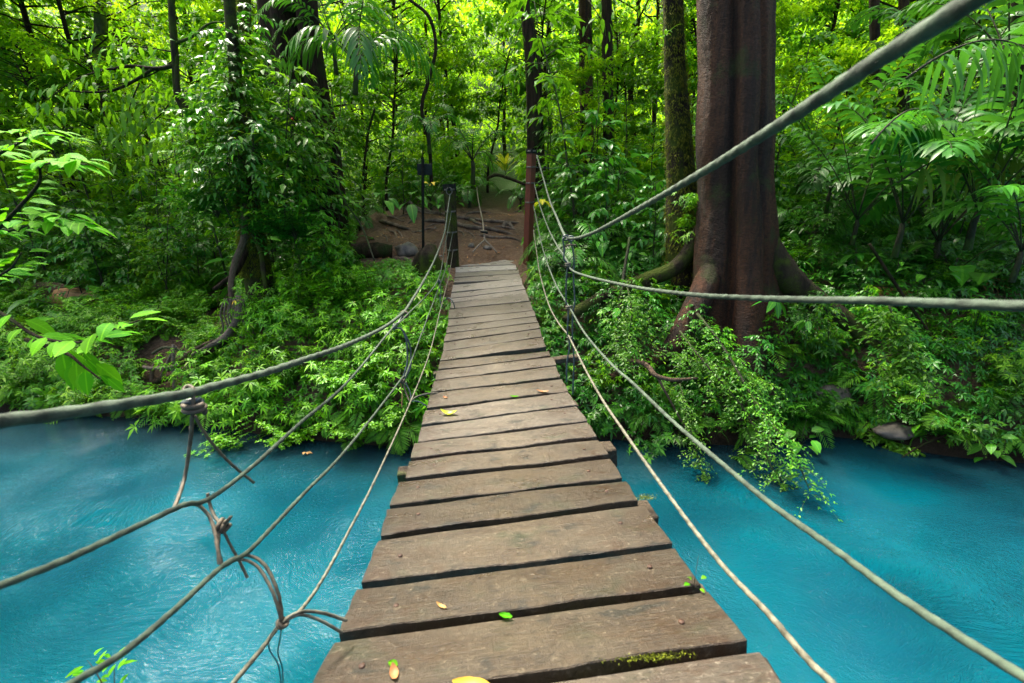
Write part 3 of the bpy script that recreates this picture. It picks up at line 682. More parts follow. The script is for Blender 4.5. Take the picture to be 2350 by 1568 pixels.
def acp(nm, pts, r, mat, sides=7):
    T = Tubes(); T.add(spline(RY(pts), 6) - np.array(acl), r, sides); return T.build(nm, mat, ac)
acp('cable', [(1094,430,11.5),(1098,461,10.6),(1104,490,9.9),(1108,509,9.5),(1110,534,9.1)], 0.013, M_STEEL)
acp('cable_leg', [(1111,534,9.1),(1112,550,8.98),(1100,562,8.92),(1084,580,8.85)], 0.016, M_STEEL)
acp('cable_leg', [(1111,534,9.09),(1113,550,8.96),(1126,564,8.9),(1140,580,8.85)], 0.016, M_STEEL)
acp('clamp', [(1104,532,9.06),(1110,533,9.03),(1119,535,9.06)], 0.022, M_BLACK); acp('clamp', [(1103,529,9.1),(1110,530,9.04),(1117,531,9.08)], 0.014, M_STEEL)

# ------------------------------------------------------------------ big trunks
def trunk_px(name, rows, Y, mat, label, cat='tree', flute=0.0, nfl=5, base_flare=0.0, sides=40, group=None, seed=0, up=6.0, phase=0.0, lump=0.03, n=9, sink=0.4, grooves=(), grain=0):
    """rows: (px, py, width px) down one trunk at world Y; carried on upwards past the frame."""
    pts = [at(r[0], r[1], Y) for r in rows]; rad = [ppx(r[2], Y, r[1]) / 2 for r in rows]
    d = (pts[0] - pts[1]).normalized()
    pts = [pts[0] + d * up] + pts; rad = [rad[0] * 0.8] + rad
    e = pts[-1].copy(); e.z = min(e.z, H(e.x, e.y)) - sink; pts.append(e); rad.append(rad[-1] * (1 + base_flare))
    pts = pts[::-1]; rad = rad[::-1]
    sp = spline(pts, n); rr = np.interp(np.linspace(0, len(pts) - 1, len(sp)), np.arange(len(pts)), rad)
    root = empty(name, pts[0], label, cat, group); V = []; th = np.linspace(0, 2 * math.pi, sides, endpoint=False)
    z0 = sp[0][2]
    for i, (p, r) in enumerate(zip(sp, rr)):
        h = p[2] - z0
        fl = flute * (1 + 1.2 * math.exp(-h / 0.8)); row = []
        for a in th:
            f = math.cos(nfl * a + phase + 0.25 * math.sin(h * 0.6 + seed)) + 0.35 * math.cos((nfl * 2 - 1) * a + 1.3 + seed)
            k = 1 + fl * (abs(f) ** 0.7 * (1 if f > 0 else -1)) + lump * 2 * noise.noise(Vector((math.cos(a) * 1.3, math.sin(a) * 1.3, h * 0.9 + seed * 7)))
            if grain: k += grain * noise.noise(Vector((math.cos(a) * 9, math.sin(a) * 9, p[2] * 14))) + grain * 1.2 * noise.noise(Vector((math.cos(a) * 4, math.sin(a) * 4, p[2] * 3)))
            for ga, gw, gd in grooves:
                dd = (a - ga - 0.10 * math.sin(h * 0.8 + ga) + math.pi) % (2 * math.pi) - math.pi; k -= gd * math.exp(-(dd / gw) ** 2)
            row.append((p[0] + math.cos(a) * r * k - pts[0].x, p[1] + math.sin(a) * r * k - pts[0].y, p[2] - pts[0].z))
        V += row
    m = sides; j = np.arange(m); q = [np.stack([i * m + j, i * m + (j + 1) % m, (i + 1) * m + (j + 1) % m, (i + 1) * m + j], 1) for i in range(len(sp) - 1)]
    mesh_np('trunk', np.array(V), None, np.concatenate(q), mat=mat, parent=root)
    return root
def add_tube(root, name, pts, rad, mat, n=6, sides=10, lump=0.06):
    sp = spline(pts, n); T = Tubes()
    if not np.isscalar(rad): rad = np.interp(np.linspace(0, 1, len(sp)), np.linspace(0, 1, len(rad)), rad)
    T.add(sp - np.array(root.location), rad, sides, lump=lump); return T.build(name, mat, root)

big = trunk_px('rainforest_tree', [(1683,-180,160),(1682,0,163),(1682,200,160),(1682,400,160),(1686,560,172),(1686,660,186),(1682,740,215),(1676,810,240)], 6.9, B_RED,
    'huge fluted red-brown trunk right of the bridge', flute=0.06, nfl=5, phase=2.2, base_flare=0.1, seed=2, lump=0.06, sides=170, n=34,
    grain=.010, grooves=[(R(243), .12, .18), (R(291), .10, .10), (R(328), .14, .07), (R(20), .2, .15), (R(100), .2, .15), (R(160), .2, .15)])
add_tube(big, 'buttress_root', [at(1680,430,7.0), at(1655,560,6.85), at(1622,650,6.6), at(1580,735,6.3), at(1530,810,6.15), at(1450,852,6.1), at(1400,866,6.0)], [.04, .16, .19, .17, .13, .10, .05], B_RED, sides=12)
add_tube(big, 'buttress_root', [at(1700,430,7.0), at(1745,540,6.8), at(1790,620,6.7), at(1850,675,6.6), at(1940,735,6.4), at(2010,800,6.2)], [.05, .2, .22, .18, .13, .08], B_MOSS, sides=12)
add_tube(big, 'buttress_root', [at(1650,420,7.1), at(1600,540,7.05), at(1555,610,7.1), at(1490,640,7.15), at(1420,665,7.1), at(1330,710,6.7), at(1295,735,6.5)], [.04, .10, .12, .12, .10, .08, .05], B_MOSS, sides=12)
mossy = trunk_px('mossy_tree', [(1541,-180,40),(1543,0,44),(1548,150,46),(1556,300,54),(1562,420,62),(1568,560,78),(1572,640,90)], 7.6, B_MOSS, 'slim moss-covered trunk just left of the huge red-brown one', flute=0.05, nfl=3, lump=0.06, seed=5)
central = trunk_px('dark_tree', [(1196,-200,18),(1203,0,22),(1212,60,30),(1222,150,36),(1226,250,38),(1229,350,40),(1232,450,46)], 12.5, B_DARK, 'straight dark trunk rising behind the red post', flute=0.05, seed=9)
tl = empty('buttressed_tree', at(690, 300, 10.6), 'broad dark tree with twin folded trunks at upper left', 'tree')
def sub_trunk(root, rows, Y, mat, flute, nfl, seed, phase=0):
    t = trunk_px('tmp', rows, Y, mat, None, None, flute=flute, nfl=nfl, seed=seed, phase=phase, base_flare=0.15)
    ch = t.children[0]; ch.parent = root; ch.location = Vector(t.location) - Vector(root.location); D.objects.remove(t)
sub_trunk(tl, [(700,-180,44),(702,0,46),(715,120,46),(733,240,50),(745,300,54)], 10.4, B_DARK, 0.06, 3, 4)
sub_trunk(tl, [(640,-180,78),(643,0,84),(655,120,84),(672,240,86),(690,300,92)], 10.7, B_DARK, 0.16, 5, 6, 0.4)
trunk_px('vine_clad_tree', [(562,-180,24),(562,0,27),(563,100,26),(568,200,27),(580,330,30)], 9.6, B_MOSS, 'thin mossy trunk left of the twin dark trunks', seed=8, lump=0.08)
trunk_px('pale_tree', [(228,-160,20),(229,0,22),(231,60,24),(235,200,26)], 17, B_PALE, 'pale lichen-covered trunk cut by the top edge at left', seed=3)
trunk_px('brown_tree', [(1340,-160,26),(1342,0,30),(1344,110,30),(1348,420,34)], 15, B_RED, 'reddish trunk behind hanging leaves right of centre', seed=12)
trunk_px('dark_tree', [(1390,-160,22),(1392,0,24),(1394,130,24),(1398,430,28)], 14, B_DARK, 'dark slim trunk beside the reddish one right of centre', seed=13)
trunk_px('dark_tree', [(2004,-160,18),(2006,0,20),(2008,100,20),(2012,430,24)], 12.5, B_DARK, 'dark trunk behind the palms right of the grey-green handrail rope', seed=14)
trunk_px('dark_tree', [(2074,-160,18),(2074,0,20),(2073,110,22),(2070,430,26)], 13.5, B_DARK, 'slim dark trunk second from the right behind the palms', seed=15)
trunk_px('dark_tree', [(2338,-160,26),(2340,0,28),(2342,200,30),(2344,500,34)], 9.5, B_DARK, 'dark trunk at the right edge among palm fronds', seed=16)
# leaning epiphyte-clad tree with stilt roots on the left bank
ep = trunk_px('epiphyte_tree', [(540,180,26),(546,260,30),(556,360,38),(568,450,46),(580,540,54),(588,610,58)], 7.9, B_MOSS, 'moss-hung leaning trunk on stilt roots at the left bank', up=2.2, seed=20, lump=0.10)
add_tube(ep, 'stilt_root', [at(560,470,7.7), at(560,547,7.4), at(540,600,7.3), at(530,650,7.2), at(531,690,7.1)], [.055, .055, .05, .045, .035], B_LOG)
add_tube(ep, 'stilt_root', [at(575,520,7.8), at(598,575,7.6), at(604,620,7.4), at(610,665,7.3)], [.05, .045, .04, .03], B_MOSS)
add_tube(ep, 'stilt_root', [at(570,560,7.75), at(545,620,7.5), at(510,650,7.3), at(490,665,7.2)], [.05, .045, .035, .03], B_DARK)
add_tube(ep, 'stilt_root', [at(548,680,7.1), at(545,730,6.95), at(520,770,6.85), at(480,795,6.8), at(440,815,6.7)], [.05, .06, .055, .04, .02], B_ROOT)
for k, (dx, c) in enumerate([(-8, 0), (0, 3), (6, 1), (12, 5), (-14, 4), (3, -6), (9, -3), (16, 2), (-5, 7), (-20, 2), (22, 6)]):
    add_tube(ep, 'hanging_root', [at(536+dx,685,7.05), at(534+dx*1.4,720,6.98), at(540+dx*1.5+c,755,6.95), at(538+dx*2.2,785,6.9)], [.014, .012, .012, .008], B_ROOT, sides=6)
# branches, lianas
def liana(pts, rad, label, mat=B_MOSS, name='liana', cat='vine', group='lianas hanging at upper left'):
    return lone_tube(name, RY(pts), rad, mat, label, cat, group, n=7, sides=8, lump=0.15)
liana([(392,-60,8.2),(393,0,8.2),(398,80,8.2),(402,140,8.2),(408,222,8.2),(430,262,8.2),(455,292,8.3)], [.05,.05,.055,.05,.045,.03], 'thick mossy liana curving down from the top left of the dark branch')
liana([(404,120,8.2),(408,200,8.15),(428,245,8.15),(450,262,8.2)], [.03,.035,.03,.02], 'dark liana twin curving inside the thick mossy one')
liana([(402,150,8.2),(360,158,8.1),(300,152,8.1),(262,158,8.0),(232,160,8.0)], [.03,.03,.025,.02,.01], 'dark horizontal branch reaching left from the thick mossy liana', B_DARK, 'branch', 'branch')
liana([(352,157,8.1),(318,180,8.0),(268,205,7.9),(215,212,7.9),(150,208,7.8)], [.025,.022,.02,.016,.01], 'dark forked branch dropping left below the horizontal one', B_DARK, 'branch', 'branch')
liana([(400,100,8.2),(440,85,8.1),(480,55,8.1),(520,50,8.1)], [.025,.02,.015,.01], 'mossy twig rising right of the thick liana', B_MOSS, 'branch', 'branch')
liana([(940,0,11),(985,40,11),(1000,110,11),(985,180,11),(968,250,11),(985,330,11),(990,420,11)], [.03,.035,.035,.04,.04,.04,.04], 'crooked dark sapling trunk left of the centre', B_DARK, 'sapling', 'tree', None)
liana([(860,250,10.5),(846,300,10.5),(838,360,10.5),(832,420,10.4)], [.022,.025,.025,.03], 'thin dark stem above the path roots at left', B_DARK, 'sapling', 'tree', None)
liana([(760,200,10.5),(768,300,10.4),(775,400,10.2),(782,460,10)], [.014,.014,.016,.016], 'slender pale liana right of the twin trunks', B_PALE, group=None)
liana([(1118,409,10.9),(1140,402,10.8),(1170,410,10.7),(1205,424,10.4)], [.03,.035,.035,.03], 'mossy fallen branch lying behind the red post', B_DARK, 'fallen_branch', 'branch', None)
liana([(745,370,7.6),(790,460,7.8),(830,520,7.9),(860,600,7.6)], [.012,.014,.014,.012], 'thin mossy sapling stem leaning right above the left bank', B_STEM, 'sapling', 'tree', None)
liana([(1430,828,5.6),(1470,832,5.5),(1490,845,5.4),(1505,862,5.3),(1545,872,5.3),(1600,868,5.4)], [.03,.035,.035,.03,.025,.015], 'bare crooked dead branch over the right bank', B_LOG, 'dead_branch', 'branch', None)
liana([(1510,868,5.3),(1530,905,5.25),(1560,960,5.2),(1585,1000,5.15)], [.018,.014,.012,.008], 'thin bare twig dropping from the crooked dead branch', B_LOG, 'dead_branch', 'branch', None)
liana([(2290,930,5.3),(2200,985,5.2),(2120,1020,5.15),(2070,1050,5.1)], [.012,.014,.012,.008], 'thin dark fallen stick slanting down left at the far right bank', B_DARK, 'fallen_stick', 'branch', None)
liana([(2100,820,5.9),(2170,880,5.7),(2240,935,5.5),(2330,1000,5.3)], [.014,.016,.014,.012], 'thin dark fallen stick slanting down right at the far right bank', B_DARK, 'fallen_stick', 'branch', None)
liana([(1995,560,6.6),(2060,660,6.5),(2130,760,6.3),(2190,830,6.1)], [.02,.022,.02,.016], 'dark leaning stick beneath the right palms', B_DARK, 'fallen_stick', 'branch', None)
liana([(1445,545,7.4),(1430,640,7.0),(1420,720,6.6),(1415,830,6.2)], [.02,.025,.025,.025], 'thin mossy sapling stem between the bridge and the mossy trunk', B_STEM, 'sapling', 'tree', None)
# roots on the path
def z1(u, v): return ((1500 + u / 3.137) * KS, (600 + v / 3.137) * KS)
ROOTS = [([(0,600),(200,620),(400,700),(580,775),(860,830),(1010,860),(1250,885),(1450,920),(1700,940),(1870,905)], .032, 'longest pale root crossing the whole path behind the bridge'),
 ([(150,720),(350,750),(480,780),(600,800),(860,840)], .022, 'pale root joining the longest one from the left of the path'),
 ([(0,890),(100,920),(250,965),(380,1000),(480,990)], .030, 'thick root across the dirt left of the sign pole'),
 ([(520,900),(700,905),(900,930),(1080,965),(1250,1000),(1400,1015),(1600,1050),(1870,1075)], .034, 'thick root along the dirt step behind the last plank'),
 ([(400,940),(480,880),(580,850)], .018, 'short root slanting up to the sign pole'),
 ([(90,995),(200,1030),(250,1080),(270,1130)], .017, 'root curling down the dirt left of the stone'),
 ([(220,985),(300,1050),(370,1170)], .015, 'thin root falling straight down the dirt toward the stone'),
 ([(650,1050),(740,1010),(750,980),(715,950)], .016, 'small looped root between the sign pole and the black post'),
 ([(1040,1000),(1100,1060),(1160,1140)], .014, 'thin root falling right of the black post'),
 ([(1110,990),(1200,1060),(1290,1130)], .014, 'thin root pointing to the cable fork'),
 ([(340,750),(420,780),(480,850),(560,880)], .018, 'wavy root high on the left of the path'),
 ([(1010,880),(1100,860),(1200,890),(1280,930),(1500,970)], .026, 'arched root right behind the black post'),
 ([(150,1370),(350,1380),(430,1420),(500,1480)], .026, 'low root under the stone by the left log'),
 ([(1700,790),(1790,775),(1870,770)], .018, 'short root behind the red post'),
 ([(1570,1000),(1640,945),(1690,960),(1740,1010)], .035, 'humped root knob left of the red post'),
 ([(150,900),(330,830),(440,820),(520,860)], .014, 'thin root arching over the left dirt'),
 ([(20,800),(160,840),(260,860),(330,900),(420,900)], .016, 'root snaking along the upper left of the dirt'),
 ([(430,1010),(520,1040),(600,1030),(680,1000),(820,990)], .018, 'root passing behind the sign pole low down'),
 ([(880,1000),(960,1040),(1010,1100),(1030,1180)], .015, 'root dropping behind the black post'),
 ([(1280,1050),(1360,1090),(1500,1110),(1700,1120),(1860,1150)], .020, 'lowest root crossing right of the cable clamp'),
 ([(1440,960),(1560,970),(1700,1000),(1860,1010)], .016, 'root branching right toward the red post'),
 ([(60,1050),(140,1110),(160,1190)], .014, 'short root above the dark log'),
 ([(1050,860),(1200,800),(1400,790),(1560,800)], .016, 'root along the back edge of the dirt'),
 ([(600,990),(720,960),(850,925)], .012, 'thin straight root crossing behind the sign pole')]
for pts, r, lab in ROOTS:
    r *= 1.6
    W3 = []
    for (u, v) in pts:
        g = ground_at(*z1(u, v), lo=7.0); g.z += r * 0.7; W3.append(g)
    W3[0].z -= r * 2; W3[-1].z -= r * 2
    sp = wob(spline(W3, 6), 0.03, 3.0, len(lab))
    o0 = Vector(sp[0]); T = Tubes(); T.add(sp - np.array(o0), np.interp(np.linspace(0, 1, len(sp)), [0, .3, .7, 1], [r * .6, r, r * .9, r * .4]), 8, lump=0.12)
    o = T.build('surface_root', B_ROOT); o.location = o0; tag(o, lab, 'root', 'tree roots across the dirt path')
def lump_rock(name, px, py, size, mat, label, cat, seed, lo=5.5, rz=0.3, group=None):
    g = ground_at(px, py, lo=lo); V = []; n1, n2 = 22, 14; Q = []
    for j in range(n2 + 1):
        for i in range(n1):
            a = i / n1 * 2 * math.pi; b = (j / n2 - .5) * math.pi
            d = Vector((math.cos(a) * math.cos(b), math.sin(a) * math.cos(b), math.sin(b)))
            k = 1 + 0.30 * noise.noise(d * 1.3 + Vector((seed, 0, 0))) + 0.10 * noise.noise(d * 4 + Vector((0, seed, 0)))
            V.append((d.x * size[0] * k, d.y * size[1] * k, d.z * size[2] * k))
    for j in range(n2):
        for i in range(n1): Q.append((j * n1 + i, j * n1 + (i + 1) % n1, (j + 1) * n1 + (i + 1) % n1, (j + 1) * n1 + i))
    o = mesh_np(name, np.array(V), None, np.array(Q), mat=mat); o.location = g + Vector((0, 0, size[2] * 0.3)); o.rotation_euler = (0, 0, rz)
    return tag(o, label, cat, group)
lump_rock('stone', 935, 586, (.23, .18, .17), M_STONE, 'rounded grey stone beside the log left of the sign pole', 'stone', 3, 7.0)
lump_rock('stone', 1082, 568, (.07, .07, .05), M_STONE, 'small stone under the left leg of the anchor cable', 'stone', 5, 7.5)
lump_rock('stone', 1118, 572, (.09, .07, .05), M_STONE, 'small stone between the legs of the anchor cable', 'stone', 6, 7.5)
lump_rock('mossy_stump', 985, 622, (.26, .24, .33), B_MOSS, 'low mossy stump beside the black post', 'stump', 7, 6.5)
lump_rock('orange_log', 176, 690, (.55, .24, .20), M_ORANGE, 'bright orange rotten log lying on the far left bank', 'log', 9, 6.5, 0.2)
lump_rock('brown_log', 112, 678, (.5, .24, .22), B_LOG, 'grey-brown log end left of the orange one', 'log', 10, 6.5, 0.1)
lump_rock('dirt_clod', 1850 + 60, 838 + 80, (.3, .2, .12), M_STONE, 'bare brown clod on the right bank under the ferns', 'rock', 12, 4.5)
lump_rock('waterline_rock', 2050, 1005, (.32, .2, .09), M_STONE, 'flat brown rock at the right waterline', 'rock', 13, 4.5)
g1 = ground_at(838, 592, lo=7); g2 = ground_at(900, 590, lo=7)
lone_tube('fallen_log', [g1 + Vector((-.25, 0, .12)), g1.lerp(g2, .5) + Vector((0, -.02, .12)), g2 + Vector((0, 0, .10))], [.15, .16, .13], B_DARK, 'dark wet log lying left of the rounded stone', 'log', n=6, sides=14, lump=0.15)
# driftwood tangle at the left waterline
for pts, r, m, lab in [
 ([(350,812,6.9),(375,798,6.85),(398,800,6.8),(420,806,6.8)], .022, B_STEM, 'yellow-mossed stick on top of the left driftwood tangle'),
 ([(330,842,6.8),(350,845,6.75),(385,843,6.7),(410,838,6.7)], .026, B_ROOT, 'pale horizontal stick of the left driftwood tangle'),
 ([(372,812,6.9),(350,850,6.8),(352,900,6.75),(358,945,6.7),(362,955,6.7)], .03, B_LOG, 'curved brown branch bending into the left waterline'),
 ([(398,790,6.8),(398,850,6.7),(402,910,6.6),(405,960,6.5),(407,984,6.45)], .025, B_ROOT, 'pale upright stick standing in the water below the rope knot'),
 ([(385,850,6.8),(420,820,6.8),(470,790,6.9),(520,770,7.0)], .028, B_LOG, 'brown branch rising right from the left driftwood tangle'),
 ([(400,842,6.8),(430,832,6.8),(480,808,6.8),(530,780,6.9)], .03, B_DARK, 'dark branch under the rising brown one at left'),
 ([(350,880,6.75),(375,870,6.7),(400,866,6.7)], .05, B_DARK, 'stubby dark log in the left driftwood tangle'),
 ([(368,870,6.8),(390,820,6.8),(405,795,6.8)], .02, B_ROOT, 'short crossing stick in the left driftwood tangle')]:
    lone_tube('driftwood', RY(pts), [r, r * 1.1, r * .7], m, lab, 'driftwood', 'driftwood tangle at the left waterline', n=6, sides=8, lump=0.2)

# ------------------------------------------------------------------ plant prototypes (built unlinked; copies are linked)
class Proto:
    def __init__(self): self.parts = []
    def leaves(self, name, L, mat, veins=False):
        o = L.build(name, mat, link=False, veins=veins); self.parts.append((name, o.data)); D.objects.remove(o)
    def tubes(self, name, T, mat):
        o = T.build(name, mat, link=False); self.parts.append((name, o.data)); D.objects.remove(o)
def place(pr, name, loc, rz, s, label, cat, group=None, tilt=(0, 0)):
    root = empty(name, loc, label, cat, group); root.rotation_euler = (tilt[0], tilt[1], rz)
    root.scale = (s, s, s)
    for nm, me in pr.parts:
        o = D.objects.new(nm, me); C.objects.link(o); o.parent = root
    return root
def rvec(n, zlo=-1, zhi=1):
    a = rng.random(n) * 2 * math.pi; z = zlo + (zhi - zlo) * rng.random(n); r = np.sqrt(np.clip(1 - z * z, 0, 1))
    return np.stack([np.cos(a) * r, np.sin(a) * r, z], 1)
def whorl(L, p, up, n, ln, wd, droop=0.35, elev=0.25, rb=0.5, kind='m'):
    up = np.array(up, float); up /= np.linalg.norm(up)
    ref = np.array((1, 0, 0)) if abs(up[0]) < .8 else np.array((0, 1, 0)); a = np.cross(up, ref); a /= np.linalg.norm(a); b = np.cross(up, a)
    t = (np.arange(n) / n + rng.random() + rng.normal(0, .03, n)) * 2 * math.pi
    el = elev + rng.normal(0, .18, n)
    d = (np.cos(t)[:, None] * a + np.sin(t)[:, None] * b) * np.cos(el)[:, None] + up * np.sin(el)[:, None]
    l_ = ln * rng.uniform(.65, 1.15, n)
    L.add(np.repeat(np.array([p]), n, 0), d, up + d * .01 + rng.normal(0, .15, (n, 3)), l_, wd * l_, droop + rng.normal(0, .08, n), np.clip(rb + rng.normal(0, .13, n), 0, .97), kind)
def stem_curve(h, lean, az, n=6, sag=0.0):
    t = np.linspace(0, 1, n); x = lean * t ** 1.5; z = h * (t - sag * t * t)
    return np.stack([np.cos(az) * x, np.sin(az) * x, z], 1)
def shrub_proto(seed, h=0.42, stems=11, ln=0.085, wd=0.24, spread=0.36, mat=L_BANK, kind='m', whorls=3, k=7, rb=.55):
    global rng; rng = np.random.default_rng(seed); P = Proto(); L = Leaves(); T = Tubes()
    for i in range(stems):
        az = rng.random() * 2 * math.pi; hh = h * rng.uniform(.55, 1.1); c = stem_curve(hh, spread * rng.uniform(.2, 1.1), az, 7, rng.uniform(.0, .3))
        T.add(c, np.linspace(.004, .002, 7), 4)
        for w in range(whorls):
            f = 1 - w * .24 * rng.uniform(.7, 1.2); q = c[int(f * 6)] if f < 1 else c[-1]
            whorl(L, q, (c[-1] - c[-2]) / np.linalg.norm(c[-1] - c[-2]) + np.array((0, 0, .6)), k + rng.integers(-1, 2), ln * (1 - .1 * w), wd, .38, .30 - .12 * w, rb + .18 - .17 * w, kind)
        for s in range(2):      # side shoots
            q = c[rng.integers(2, 6)] + rng.normal(0, .05, 3) + np.array((0, 0, .02)); whorl(L, q, (math.cos(az + 2 * s), math.sin(az + 2 * s), 1.2), 5, ln * .8, wd, .4, .2, rb - .05, kind)
    P.tubes('stem', T, B_STEM); P.leaves('foliage', L, mat); return P
def spray_proto(seed, h=0.55, twigs=16, ln=.046, mat=L_BANK, droopy=0.0, rb=.5):
    """small oval leaves in flat sprays along fine twigs"""
    global rng; rng = np.random.default_rng(seed); P = Proto(); L = Leaves(); T = Tubes()
    for i in range(twigs):
        az = rng.random() * 2 * math.pi; c = stem_curve(h * rng.uniform(.4, 1.1), h * rng.uniform(.3, 1.0), az, 8, droopy + rng.uniform(0, .35))
        T.add(c, np.linspace(.005, .0015, 8), 4)
        for j in range(2, 8):
            for s in (-1, 1):
                e = az + s * rng.uniform(.5, 1.1); m = rng.integers(5, 9); t = np.linspace(.15, 1, m) * h * .28
                q = c[j] + np.stack([np.cos(e) * t, np.sin(e) * t, .1 * t - .5 * t * t], 1) + rng.normal(0, .006, (m, 3))
                for sd in (-1, 1):
                    d = np.stack([np.cos(e + sd * .9 + rng.normal(0, .3, m)), np.sin(e + sd * .9 + rng.normal(0, .3, m)), rng.normal(-.05, .2, m)], 1)
                    L.add(q, d, np.array((0, 0, 1.)) + rng.normal(0, .28, (m, 3)), ln * rng.uniform(.7, 1.2, m), ln * .55, .15, np.clip(rb + .1 * (j - 4) / 4 + rng.normal(0, .15, m), 0, .97), 's')
    P.tubes('stem', T, B_STEM); P.leaves('foliage', L, mat); return P
def frond(L, T, base, az, length, arch, npin, pl, pw, droop=.25, tilt=.0, rb=.5, rad=.004, start=.12, kind='m', rise=1.0, vshape=.35, taper=.6, lax=0.0):
    n = 14; t = np.linspace(0, 1, n); r = length * (t - .12 * t ** 2); z = length * (rise * t - arch * t ** 2)
    c = np.stack([np.cos(az) * r, np.sin(az) * r, z], 1) + np.array(base)
    T.add(c, np.linspace(rad, rad * .3, n), 5)
    tt = np.linspace(start, 1, npin); idx = tt * (n - 1); q = np.stack([np.interp(idx, np.arange(n), c[:, k]) for k in range(3)], 1)
    tg = np.gradient(q, axis=0); tg /= np.linalg.norm(tg, axis=1, keepdims=True)
    side = np.cross(tg, (0, 0, 1.0)); side /= np.linalg.norm(side, axis=1, keepdims=True); nr = np.cross(side, tg)
    prof_ = np.sin(np.clip(tt * 1.05, 0, 1) * math.pi) ** taper * .85 + .15
    for s in (-1, 1):
        d = side * s * (.82 + .0 * tt[:, None]) + tg * (.35 + .55 * tt[:, None]) + nr * vshape + rng.normal(0, .05 + lax * .15, (npin, 3)); d[:, 2] -= lax
        L.add(q, d, nr + rng.normal(0, .08, (npin, 3)), pl * prof_ * rng.uniform(.88, 1.08, npin), pw, droop + rng.normal(0, .05, npin) + lax * .5, np.clip(rb + rng.normal(0, .12, npin), 0, .97), kind)
def fern_proto(seed, n=8, length=.42, mat=L_FERN):
    global rng; rng = np.random.default_rng(seed); P = Proto(); L = Leaves(); T = Tubes()
    for i in range(n):
        frond(L, T, (0, 0, 0), i / n * 6.28 + rng.normal(0, .3), length * rng.uniform(.7, 1.15), rng.uniform(.75, 1.25), 22, length * .27, .019, .15, rb=rng.uniform(.3, .8), rise=rng.uniform(.55, 1.0), kind='s', vshape=.05)
    P.tubes('stem', T, B_STEM); P.leaves('foliage', L, mat); return P
def palm_proto(seed, n=8, length=1.9, pl=.45, pw=.062, stem_h=.5, mat=L_PALM, rise=(1.0, 1.9), arch=(.9, 1.5), npin=20, lax=0.0):
    global rng; rng = np.random.default_rng(seed); P = Proto(); L = Leaves(); T = Tubes()
    if stem_h > 0: T.add([(0, 0, -.2), (0.02, 0, stem_h * .5), (0, 0, stem_h)], [.05, .04, .035], 8)
    for i in range(n):
        L = Leaves()
        frond(L, T, (0, 0, stem_h), i / n * 6.28 + rng.normal(0, .35), length * rng.uniform(.7, 1.1), rng.uniform(*arch), npin, pl, pw, .5, rb=rng.uniform(.2, .75), rad=.012, start=.22, kind='l', rise=rng.uniform(*rise), vshape=.25, taper=.45, lax=lax)
        P.leaves('frond', L, mat)
    P.tubes('stem', T, B_STEM); return P
def broad_proto(seed, n=8, ln=.34, wd=.42, stalk=.22, mat=L_BROAD, elev=.25, layers=1, droop=.5):
    global rng; rng = np.random.default_rng(seed); P = Proto(); L = Leaves(); T = Tubes(); hh = .12 * layers
    T.add([(0, 0, -.4 * ln), (0, 0, hh)], [.03 * ln, .02 * ln], 6)
    for w in range(layers):
        for i in range(n):
            az = i / n * 6.28 + w + rng.normal(0, .25); c = np.array((0, 0, .12 * w)); st = stalk * rng.uniform(.4, 1.2); e = c + np.array((math.cos(az) * st, math.sin(az) * st, st * rng.uniform(.3, 1.1)))
            T.add([c, (c + e) / 2 + np.array((0, 0, .1 * ln)), e], .012 * ln, 4)
            l_ = ln * rng.uniform(.7, 1.15); L = Leaves(); L.add([e], [(math.cos(az), math.sin(az), elev + rng.normal(0, .2))], [(rng.normal(0, .2), rng.normal(0, .2), 1)], l_, l_ * wd, droop * rng.uniform(.6, 1.4), rng.uniform(.15, .85), 'l', .6); P.leaves('leaf', L, mat, veins=True)
    P.tubes('stem', T, B_STEM); return P
def sapling_proto(seed, h=2.6, br=16, ln=.12, wd=.38, mat=L_TREE, bare=.25, stem=.02, lpb=12, reach=.8, kind='m', rb=.5):
    """a thin trunk, arching branches, alternate leaves"""
    global rng; rng = np.random.default_rng(seed); P = Proto(); L = Leaves(); T = Tubes()
    c = wob(stem_curve(h, h * .12, rng.random() * 6.28, 10), .08, 1.2, seed); c[0] = 0; T.add(c, np.linspace(stem, stem * .3, 10), 7)
    for i in range(br):
        f = bare + (1 - bare) * (i + rng.random()) / br; p0 = np.array([np.interp(f * 9, np.arange(10), c[:, k]) for k in range(3)])
        az = i * 2.4 + rng.normal(0, .3); rl = reach * (1.15 - .6 * f) * rng.uniform(.6, 1.2); t = np.linspace(0, 1, 7)
        b = p0 + np.stack([np.cos(az) * rl * t, np.sin(az) * rl * t, rl * (.55 * t - .6 * t * t)], 1) + rng.normal(0, .015, (7, 3)) * t[:, None]
        T.add(b, np.linspace(stem * .35, stem * .1, 7), 4)
        m = lpb; tt = np.linspace(.25, 1, m); q = np.stack([np.interp(tt * 6, np.arange(7), b[:, k]) for k in range(3)], 1)
        sd = np.where(np.arange(m) % 2 == 0, 1, -1); a2 = az + sd * rng.uniform(.4, 1.1, m); a2[-1] = az
        d = np.stack([np.cos(a2), np.sin(a2), rng.normal(-.15, .25, m)], 1)
        L.add(q + rng.normal(0, .01, (m, 3)), d, np.array((0, 0, 1.)) + rng.normal(0, .3, (m, 3)), ln * rng.uniform(.6, 1.2, m), ln * wd * rng.uniform(.8, 1.1, m), rng.uniform(.1, .6, m), np.clip(rb + rng.normal(0, .16, m), 0, .97), kind)
    P.tubes('trunk', T, B_STEM); P.leaves('crown', L, mat); return P
